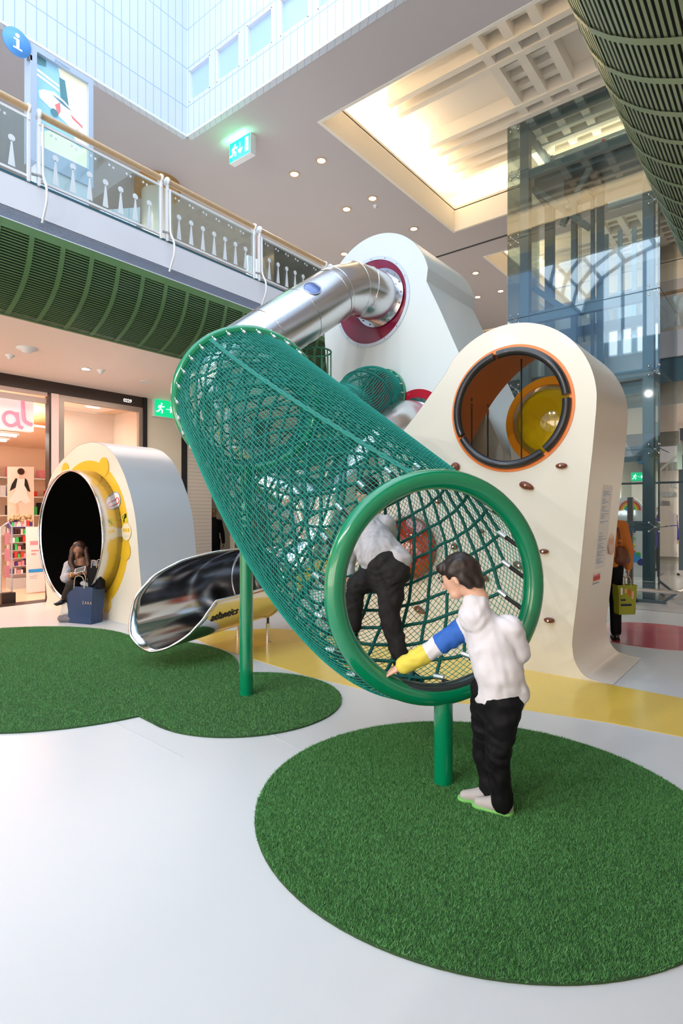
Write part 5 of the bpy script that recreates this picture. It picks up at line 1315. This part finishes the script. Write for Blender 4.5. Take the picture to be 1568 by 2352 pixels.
# --- boy outside, leaning on the mouth ring
D = 2.86
B1 = thing('person', 'person with short dark hair in a white top leaning into the net tunnel mouth', 'person', onZ(1138, 1862, 0))
f = (cdir(-.80, .45, -.42)); hc = at(1054, 1326, 2.88); LS, P = headshapes(hc, f, UP*.8+cdir(-.4, .1), 1.0)
neck0 = at(1092, 1402, 2.84); shL, shR = at(1070, 1440, 2.92), at(1172, 1442, 2.80); chest = at(1128, 1470, 2.86); belly = at(1145, 1545, 2.83); pel = at(1150, 1595, 2.84)
elL, wrL = at(992, 1492, 2.98), at(928, 1528, 3.0); elR, wrR = at(1192, 1500, 2.82), at(1150, 1520, 3.0)
hipL, hipR = at(1122, 1612, 2.90), at(1160, 1612, 2.80); knL, knR = at(1112, 1722, 2.96), at(1142, 1735, 2.80); anL, anR = at(1128, 1838, 2.93), at(1153, 1848, 2.83)
hd1 = handshapes(wrL+(at(905, 1540, 3.02)-wrL)*.3, at(880, 1552, 3.03)-wrL, -UP*.9+cdir(0, 1)*.2, .82, .35)
body = blob('body', LS+[(P(-.04, 0, -.10), neck0, .045, .05), (neck0, chest, .06, .10), (shL, shR, .05, .05), (chest, belly, .11, .10), (belly, pel, .10, .11), (shL, elL, .042, .034), (elL, wrL, .034, .024), (shR, elR, .042, .034), (elR, wrR, .034, .024),
      (hipL, knL, .075, .048), (knL, anL, .046, .032), (hipR, knR, .075, .048), (knR, anR, .046, .032)]+hd1+handshapes(wrR, cdir(-.7, .6, -.2), -UP, .82, .5), .0065, 'skin_light', B1)
facebits(P, 1, body, 'salmon')
hair = [(P(-.022, 0, .042), Vector(P(0, .082, 0)-P(0, 0, 0)), Vector(P(.092, 0, 0)-P(0, 0, 0)), Vector(P(0, 0, .082)-P(0, 0, 0)), 0), (P(-.055, 0, .02), P(-.075, 0, -.055), .070, .040), (P(-.03, .05, .0), P(-.05, .045, -.04), .035, .028), (P(-.03, -.05, .0), P(-.05, -.045, -.04), .035, .028), (P(.045, -.03, .075), P(.045, .03, .075), .034, .034), (P(.0, .062, .045), P(-.03, .062, .0), .022, .022), (P(.0, -.062, .045), P(-.03, -.062, .0), .022, .022)]
ho = blob('hair', hair, .005, 'hair_dark', body, 2, folds=.007)
sh = [(neck0+UP*-.02, chest, .070, .118), (shL, shR, .062, .062), (chest, belly, .125, .120), (belly, at(1150, 1578, 2.84), .118, .112), (at(1122, 1592, 2.87), at(1178, 1588, 2.82), .080, .080), (at(1150, 1565, 2.84), at(1150, 1600, 2.85), .12, .118), (shR, elR, .060, .056), (elR, wrR, .052, .04), (shL, shL.lerp(elL, .2), .062, .055)]
sh.append((neck0+UP*.022, neck0-UP*.03, .070, .085))
blob('shirt', sh, .0075, 'shirt_white', B1, 6, folds=.007)
blob('sleeve_upper', [(shL.lerp(elL, .12), shL.lerp(elL, .72), .060, .054)], .007, 'sleeve_blue', B1, 3, folds=.007)
blob('sleeve_middle', [(shL.lerp(elL, .75), elL, .051, .050), (elL, elL.lerp(wrL, .15), .050, .050)], .007, 'shirt_white', B1, 3, folds=.007)
blob('sleeve_cuff', [(elL.lerp(wrL, .28), wrL, .052, .046)], .007, 'sleeve_yellow', B1, 3, folds=.007)
blob('trousers', [(pel, at(1140, 1625, 2.86), .112, .10), (at(1118, 1585, 2.88), at(1172, 1585, 2.82), .082, .082), (hipL, knL, .088, .062), (knL, anL, .060, .046), (hipR, knR, .088, .062), (knR, anR, .060, .048)], .009, 'cloth_black', B1, 6, folds=.010)
g0 = onZ(1130, 1850, .008); shoe('shoe', anL*1-UP*(anL.z-.012)+cdir(.02, 0), Vector((anL.x, anL.y, .012))+cdir(-.13, .03), 'shoe_grey', 'shoe_green', B1)
shoe('shoe', Vector((anR.x, anR.y, .012))+cdir(.02, 0), Vector((anR.x, anR.y, .012))+cdir(-.10, .06), 'shoe_grey', 'shoe_green', B1)

# --- boy climbing inside the tunnel, bent forward
B2 = thing('person', 'person in white shirt and dark trousers climbing inside the net tunnel', 'person', at(920, 1560, 3.45))
hc = at(842, 1135, 4.0); f = cdir(-.5, .75, -.25); LS, P = headshapes(hc, f, UP, 1.0)
nk = at(846, 1185, 3.92); ch = at(848, 1235, 3.80); pel = at(885, 1300, 3.62)
hpR, knR, anR = at(900, 1318, 3.60), at(893, 1410, 3.52), at(922, 1520, 3.46)
hpL, knL, anL = at(862, 1318, 3.70), at(815, 1350, 3.62), at(812, 1440, 3.66)
sL, sR = at(812, 1215, 3.95), at(885, 1205, 3.85); eL, eR = at(800, 1290, 4.02), at(905, 1250, 4.1); wL, wR = at(800, 1335, 3.95), at(885, 1240, 4.30)
body = blob('body', LS+[(P(-.04, 0, -.1), nk, .045, .05), (nk, ch, .06, .10), (sL, sR, .05, .05), (ch, pel, .105, .115), (hpR, knR, .078, .052), (knR, anR, .05, .034), (hpL, knL, .078, .052), (knL, anL, .05, .034), (sL, eL, .042, .034), (eL, wL, .033, .023), (sR, eR, .042, .034), (eR, wR, .033, .023)]
     +handshapes(wL, cdir(.1, .1, -1), cdir(0, 1), .82, .6)+handshapes(wR, cdir(-.1, 1, .2), -UP, .82, .6), .0075, 'skin_light', B2)
facebits(P, 1, body, 'salmon')
blob('hair', [(P(-.022, 0, .04), Vector(P(0, .084, 0)-P(0, 0, 0)), Vector(P(.094, 0, 0)-P(0, 0, 0)), Vector(P(0, 0, .082)-P(0, 0, 0)), 0), (P(-.06, 0, .02), P(-.07, 0, -.04), .058, .04)], .008, 'hair_dark', body, 2)
blob('shirt', [(nk, ch, .075, .135), (sL, sR, .068, .068), (ch, at(872, 1275, 3.68), .135, .145), (at(860, 1285, 3.70), at(915, 1285, 3.60), .10, .085), (at(905, 1262, 3.66), at(920, 1288, 3.60), .06, .05), (sL, eL, .062, .056), (eL, eL.lerp(wL, .6), .054, .046), (sR, eR, .062, .056), (eR, wR, .052, .042)], .009, 'shirt_white', B2, 6, folds=.008)
blob('trousers', [(pel, at(885, 1330, 3.62), .125, .11), (at(905, 1318, 3.56), pel, .10, .11), (hpR, knR, .100, .066), (knR, anR, .064, .054), (hpL, knL, .098, .066), (knL, anL, .062, .05)], .009, 'cloth_char', B2, 6, folds=.010)
shoe('shoe', anR-UP*.09+cdir(.0, -.02), anR-UP*.10+cdir(.09, -.10), 'black_gloss', 'black', B2, .95)
shoe('shoe', anL-UP*.09, anL-UP*.10+cdir(-.06, .12), 'black_gloss', 'black', B2, .95)

# --- woman seated on the rim of the black tube
B3 = thing('person', 'person in a grey cardigan sitting in the black tube looking at a phone', 'person', Vector((-8.1, 4.05, .24)))
hc = at(182, 1266, 8.02); f = cdir(.10, -.86, -.50); LS, P = headshapes(hc, f, UP+cdir(.05, -.4), 1.06)
nk = at(187, 1288, 8.04); ch = at(189, 1315, 8.08); pel = at(192, 1350, 8.20)
sL, sR = at(160, 1299, 8.08), at(217, 1299, 8.08); eL, eR = at(151, 1328, 7.98), at(226, 1325, 7.98); wL, wR = at(172, 1318, 7.74), at(199, 1316, 7.74)
hpL, knL, anL = at(178, 1352, 8.15), at(165, 1345, 7.78), at(150, 1372, 7.84); hpR, knR, anR = at(205, 1352, 8.15), at(204, 1346, 7.86), at(206, 1374, 8.0)
body = blob('body', LS+[(P(-.04, 0, -.1), nk, .05, .055), (nk, ch, .07, .12), (sL, sR, .065, .065), (ch, pel, .13, .15), (sL, eL, .055, .045), (eL, wL, .043, .028), (sR, eR, .055, .045), (eR, wR, .043, .028), (hpL, knL, .10, .065), (knL, anL, .06, .04), (hpR, knR, .10, .065), (knR, anR, .06, .04)]
     +handshapes(wL, cdir(.9, -.1, .15), UP*.6+cdir(0, -.6), .95, .7)+handshapes(wR, cdir(-.9, -.1, .1), UP*.6+cdir(0, -.6), .95, .7, -1), .0085, 'skin_brown', B3, 4)
facebits(P, 1.06, body, mat('lips', (.22, .06, .05), .4))
hr_ = [(P(-.03, 0, .045), Vector(P(0, .088, 0)-P(0, 0, 0)), Vector(P(.085, 0, 0)-P(0, 0, 0)), Vector(P(0, 0, .085)-P(0, 0, 0)), 0), (P(-.02, -.080, .03), at(203, 1298, 7.94), .034, .040), (P(-.02, .080, .03), at(163, 1292, 7.94), .034, .042), (at(163, 1292, 7.94), at(176, 1322, 7.90), .040, .022), (at(203, 1298, 7.94), at(199, 1324, 7.90), .038, .024), (P(-.07, 0, .03), at(188, 1300, 8.16), .07, .09)]
blob('hair', hr_, .007, 'hair_brown', body, 3, folds=.006)
blob('cardigan', [(sL, sR, .078, .078), (ch+cdir(-.09, .02), pel+cdir(-.10, 0), .10, .12), (ch+cdir(.09, .02), pel+cdir(.10, 0), .10, .12), (sL, eL, .078, .068), (eL, eL.lerp(wL, .35), .062, .055), (sR, eR, .078, .068), (eR, eR.lerp(wR, .35), .062, .055)], .010, 'cloth_grey', B3, 5, folds=.010)
blob('top', [(nk+cdir(0, .02, -.09), ch, .085, .135), (ch+cdir(0, -.03), pel+cdir(0, -.04), .135, .16)], .012, 'cloth_black', B3, 4)
blob('trousers', [(pel, pel+UP*-.02, .155, .15), (hpL, knL, .115, .082), (knL, anL, .078, .055), (hpR, knR, .115, .082), (knR, anR, .078, .055)], .011, mat('cloth_dbrown', (.018, .012, .010), .8), B3, 5)
shoe('shoe', anL-UP*.08, anL-UP*.10+cdir(-.07, -.10), 'black_gloss', 'black', B3); shoe('shoe', anR-UP*.09, anR-UP*.10+cdir(.02, -.13), 'black_gloss', 'black', B3)
MB().ring(wL.lerp(eL, .15), wL-eL, .036, .006, 20, 6).build('bracelet', 'gold', B3)
for e in (-1, 1): MB().ring(P(-.0, e*.085, -.045), f, .018, .003, 16, 5).build('earring', 'gold', B3)
ph = thing('phone', 'small pale mobile phone held by the seated person', 'phone', at(184, 1311, 7.66)); d1 = cdir(.9, .1, .25).normalized(); d2 = cdir(-.1, .5, .8).normalized()
pc = at(184, 1309, 7.66); MB().obox(pc, d1, d2, d1.cross(d2), .07, .035, .005).build('casing', 'white_gloss', ph); MB().obox(pc+d1.cross(d2)*.0055, d1, d2, d1.cross(d2), .062, .031, .0008).build('screen', 'black_gloss', ph)
MB().tube(spline([at(189, 1313, 7.66), at(196, 1325, 7.64), at(194, 1340, 7.62), at(192, 1350, 7.6)], 6), .003, 6).build('earphone_cord', 'white', label='white cord hanging from the phone into the navy bag', cat='cord')

# bags at her feet
def bag(name, label, cat_, c, yaw, w, d, h, m1, m2, tilt=0):
    t = thing(name, label, cat_, c); rx = Vector((math.cos(yaw), math.sin(yaw), 0)); ry = Vector((-math.sin(yaw), math.cos(yaw), 0)); c = Vector(c)
    def P_(u, v, z): sx = 1+.10*(z/h-.5)*2; return c+rx*u*w/2*sx+ry*v*d/2*(1+.1*z/h)+Vector((0, 0, z+tilt*u*z/h*.05))
    zs = [0, .03, .2*h, .45*h, .7*h, .9*h, h]
    for nm, us, mm in (('left_side', (-1, 0), m1), ('front_side', (0, 1), m2)):
        mb = MB(); V = []; ring = [(-1, -1), (-.5, -1.06), (0, -1), (.5, -1.05), (1, -1), (1.04, 0), (1, 1), (0, 1.04), (-1, 1), (-1.05, 0)]
    mb = MB(); mb2 = MB()
    def wall(mb, a, b, n=8):
        V = []
        for i, z in enumerate(zs):
            for k in range(n+1):
                t_ = k/n; u = a[0]+(b[0]-a[0])*t_; v = a[1]+(b[1]-a[1])*t_; j = .035*math.sin(k*1.9+i*1.3)*(0 if i in (0,) else 1); V.append(P_(u*(1+j), v*(1+j), z))
        mb.add(V, [(i*(n+1)+k, i*(n+1)+k+1, (i+1)*(n+1)+k+1, (i+1)*(n+1)+k) for i in range(len(zs)-1) for k in range(n)], True)
    wall(mb, (-1, 1), (-1, -1)); wall(mb, (1, 1), (-1, 1)); wall(mb2, (-1, -1), (1, -1)); wall(mb2, (1, -1), (1, 1))
    mb2.add([P_(-1, -1, .004), P_(1, -1, .004), P_(1, 1, .004), P_(-1, 1, .004)], [(0, 1, 2, 3)])
    mb.build('side_panel', m1, t); mb2.build('front_panel', m2, t)
    for v in (-1, 1): MB().tube(spline([P_(-.4, v, h*.95), P_(-.25, v, h*1.25), P_(.25, v, h*1.25), P_(.4, v, h*.95)], 6), .006, 6).build('handle', 'cord_tan', t)
    return t, P_
mat('cord_tan', (.55, .42, .28), .6)
bc = onZ(193, 1430, 0); bt, BP = bag('shopping_bag', 'large navy blue paper shopping bag with small pale letters below the seated person', 'bag', (bc.x, bc.y+.02, 0), math.radians(18), .42, .20, .50, 'bag_grey', 'bag_navy')
text('lettering', 'ZARA', .055, BP(.25, -1.09, .27), (math.cos(math.radians(18)), math.sin(math.radians(18)), 0), (0, 0, 1), 'cord_tan', bt, depth=.001, spacing=1.3)
blob('sunglasses_case', [(at(190, 1340, 7.72), at(205, 1345, 7.72), .035, .03)], .01, 'cloth_grey', label='crumpled grey striped cloth sticking out of the navy bag', cat='cloth')
t, _ = bag('shopping_bag', 'small black paper bag with tan handles standing in the navy bag', 'bag', at(222, 1352, 7.72), math.radians(25), .20, .10, .30, 'cloth_black', 'cloth_black')
pb = thing('plastic_bag', 'small clear plastic bag of grey stones on the floor left of the navy bag', 'bag', onZ(145, 1431, 0)); c = onZ(145, 1430, 0)+Vector((0, .05, 0))
blob('stones', [(c+cdir(-.07, 0, .05), c+cdir(.07, 0, .05), .055, .06), (c+cdir(-.03, 0, .09), c+cdir(.05, 0, .09), .035, .04)], .012, 'gravel', pb, 1)
mb = MB(); mb.prism([c+cdir(-.08, -.04, .02), c+cdir(.10, -.04, .02), c+cdir(.09, -.01, .26), c+cdir(-.06, -.01, .27)], cdir(0, .05)); mb.build('plastic', 'plastic', pb)

# --- generic standing walkers
def walker(label, base, face, hgt, top, legs, hairm, skin, stride=.10, arm=.05):
    base = Vector(base); s = hgt/1.72; f = Vector(face).normalized(); r = f.cross(UP)
    t = thing('person', label, 'person', base); J = lambda a, b, z: base+(f*a+r*b)*s+UP*z*s
    LS, P = headshapes(J(0.02, 0, 1.60), f, UP, s)
    sL, sR, pel, ch, nk = J(0, -.17, 1.38), J(0, .17, 1.38), J(0, 0, .95), J(.01, 0, 1.25), J(0, 0, 1.46)
    aL = [J(.02, -.24, 1.10), J(.08, -.24, .88)]; aR = [J(-.02, .24, 1.10), J(.02, .24, .88)]
    lg = [(J(0, -.09, .92), J(stride, -.09, .50), J(stride*.9, -.09, .09)), (J(0, .09, .92), J(-stride*.4, .09, .50), J(-stride*1.4, .09, .10))]
    body = blob('body', LS+[(P(-.04, 0, -.1), nk, .05*s, .055*s), (nk, ch, .07*s, .13*s), (sL, sR, .06*s, .06*s), (ch, pel, .13*s, .14*s), (sL, aL[0], .05*s, .04*s), (aL[0], aL[1], .04*s, .027*s), (sR, aR[0], .05*s, .04*s), (aR[0], aR[1], .04*s, .027*s)]+[q for a, b, c_ in lg for q in ((a, b, .085*s, .055*s), (b, c_, .052*s, .038*s))]
         +handshapes(aL[1], -UP, r, .95*s, .3)+handshapes(aR[1], -UP, -r, .95*s, .3, -1), .010, skin, t)
    facebits(P, s, body, 'salmon')
    blob('hair', [(P(-.03, 0, .04), Vector(P(0, .088, 0)-P(0, 0, 0)), Vector(P(.085, 0, 0)-P(0, 0, 0)), Vector(P(0, 0, .085)-P(0, 0, 0)), 0), (P(-.06, 0, .02), P(-.07, 0, -.06), .06*s, .045*s)], .012, hairm, body, 2)
    blob('top', [(nk, ch, .085*s, .15*s), (sL, sR, .075*s, .075*s), (ch, pel, .15*s, .155*s), (sL, aL[0], .065*s, .055*s), (aL[0], aL[1], .055*s, .045*s), (sR, aR[0], .065*s, .055*s), (aR[0], aR[1], .055*s, .045*s)], .014, top, t)
    blob('trousers', [(pel, J(0, 0, .88), .15*s, .14*s)]+[q for a, b, c_ in lg for q in ((a, b, .10*s, .072*s), (b, c_, .070*s, .062*s))], .014, legs, t)
    for a, b, c_ in lg: shoe('shoe', Vector((c_.x, c_.y, base.z+.006))-f*.03, Vector((c_.x, c_.y, base.z+.006))+f*.15, 'black_gloss', 'black', t)
    return t, J
b0 = W((1394-784)/FPX*6.78, 6.78, 0)
t, J = walker('person in an orange top and black trousers half hidden behind the climbing tower', b0, cdir(.25, .97), 1.66, 'cloth_orange', 'cloth_black', 'hair_brown', 'skin_light', .03)
hb = thing('handbag', 'brown leather slouch bag hanging from the shoulder of the person in orange', 'bag', at(1432, 1298, 6.7))
blob('pouch', [(at(1421, 1262, 6.66), at(1426, 1282, 6.66), .05, .085), (at(1430, 1275, 6.66), at(1437, 1285, 6.66), .075, .055), (at(1418, 1285, 6.66), at(1430, 1290, 6.66), .06, .05)], .012, 'leather', hb, 5)
MB().tube(spline([at(1421, 1250, 6.66), at(1420, 1225, 6.68), at(1414, 1205, 6.72), at(1405, 1196, 6.78)], 5), .018, 8).build('strap', 'leather', hb)
MB().cyl(at(1418, 1242, 6.66), at(1426, 1242, 6.66), .02, 12).build('knot', 'cloth_orange', hb)
gb = at(1434, 1410, 6.64); t, GP = bag('shopping_bag', 'lime green printed paper carrier bag held by the person in orange', 'bag', (gb.x, gb.y, gb.z), math.atan2(.6225, .7826)+.1, .21, .10, .34, 'bag_lime', 'bag_lime')
rx = Vector((math.cos(.68+.1), math.sin(.78), 0))
for (u0, u1, z0, z1, m_) in ((-.8, .5, .10, .125, 'text_dark'), (-.8, -.2, .16, .18, 'text_dark'), (-.3, -.1, .25, .30, 'salmon'), (.1, .3, .22, .29, 'c_r'), (.45, .7, .18, .27, 'salmon'), (-.75, -.55, .23, .31, 'label_pale')):
    MB().poly([GP(u0, -1.08, z0), GP(u1, -1.08, z0), GP(u1, -1.08, z1), GP(u0, -1.08, z1)]).build('print', m_, t)
walker('person in dark clothes standing in the corridor left of the big net', (*onX(489, 1257, -10.4)[:2], 0), (.9, -.3, 0), 1.58, 'cloth_black', 'cloth_black', 'hair_dark', 'skin_brown', .02)
walker('person in dark trousers walking beyond the lift near the right picture edge', (*W((1535-784)/FPX*13.4, 13.4, 0)[:2], 0), cdir(1, .2), 1.74, 'c_n', 'cloth_char', 'hair_dark', 'skin_light', .22)
a = W((1518-784)/FPX*14.6, 14.6, 0); walker('person in a red and dark top seen through the lift glass', (*a[:2], 0), cdir(-1, .2), 1.7, 'dark_red', 'cloth_char', 'hair_brown', 'skin_light', .1)
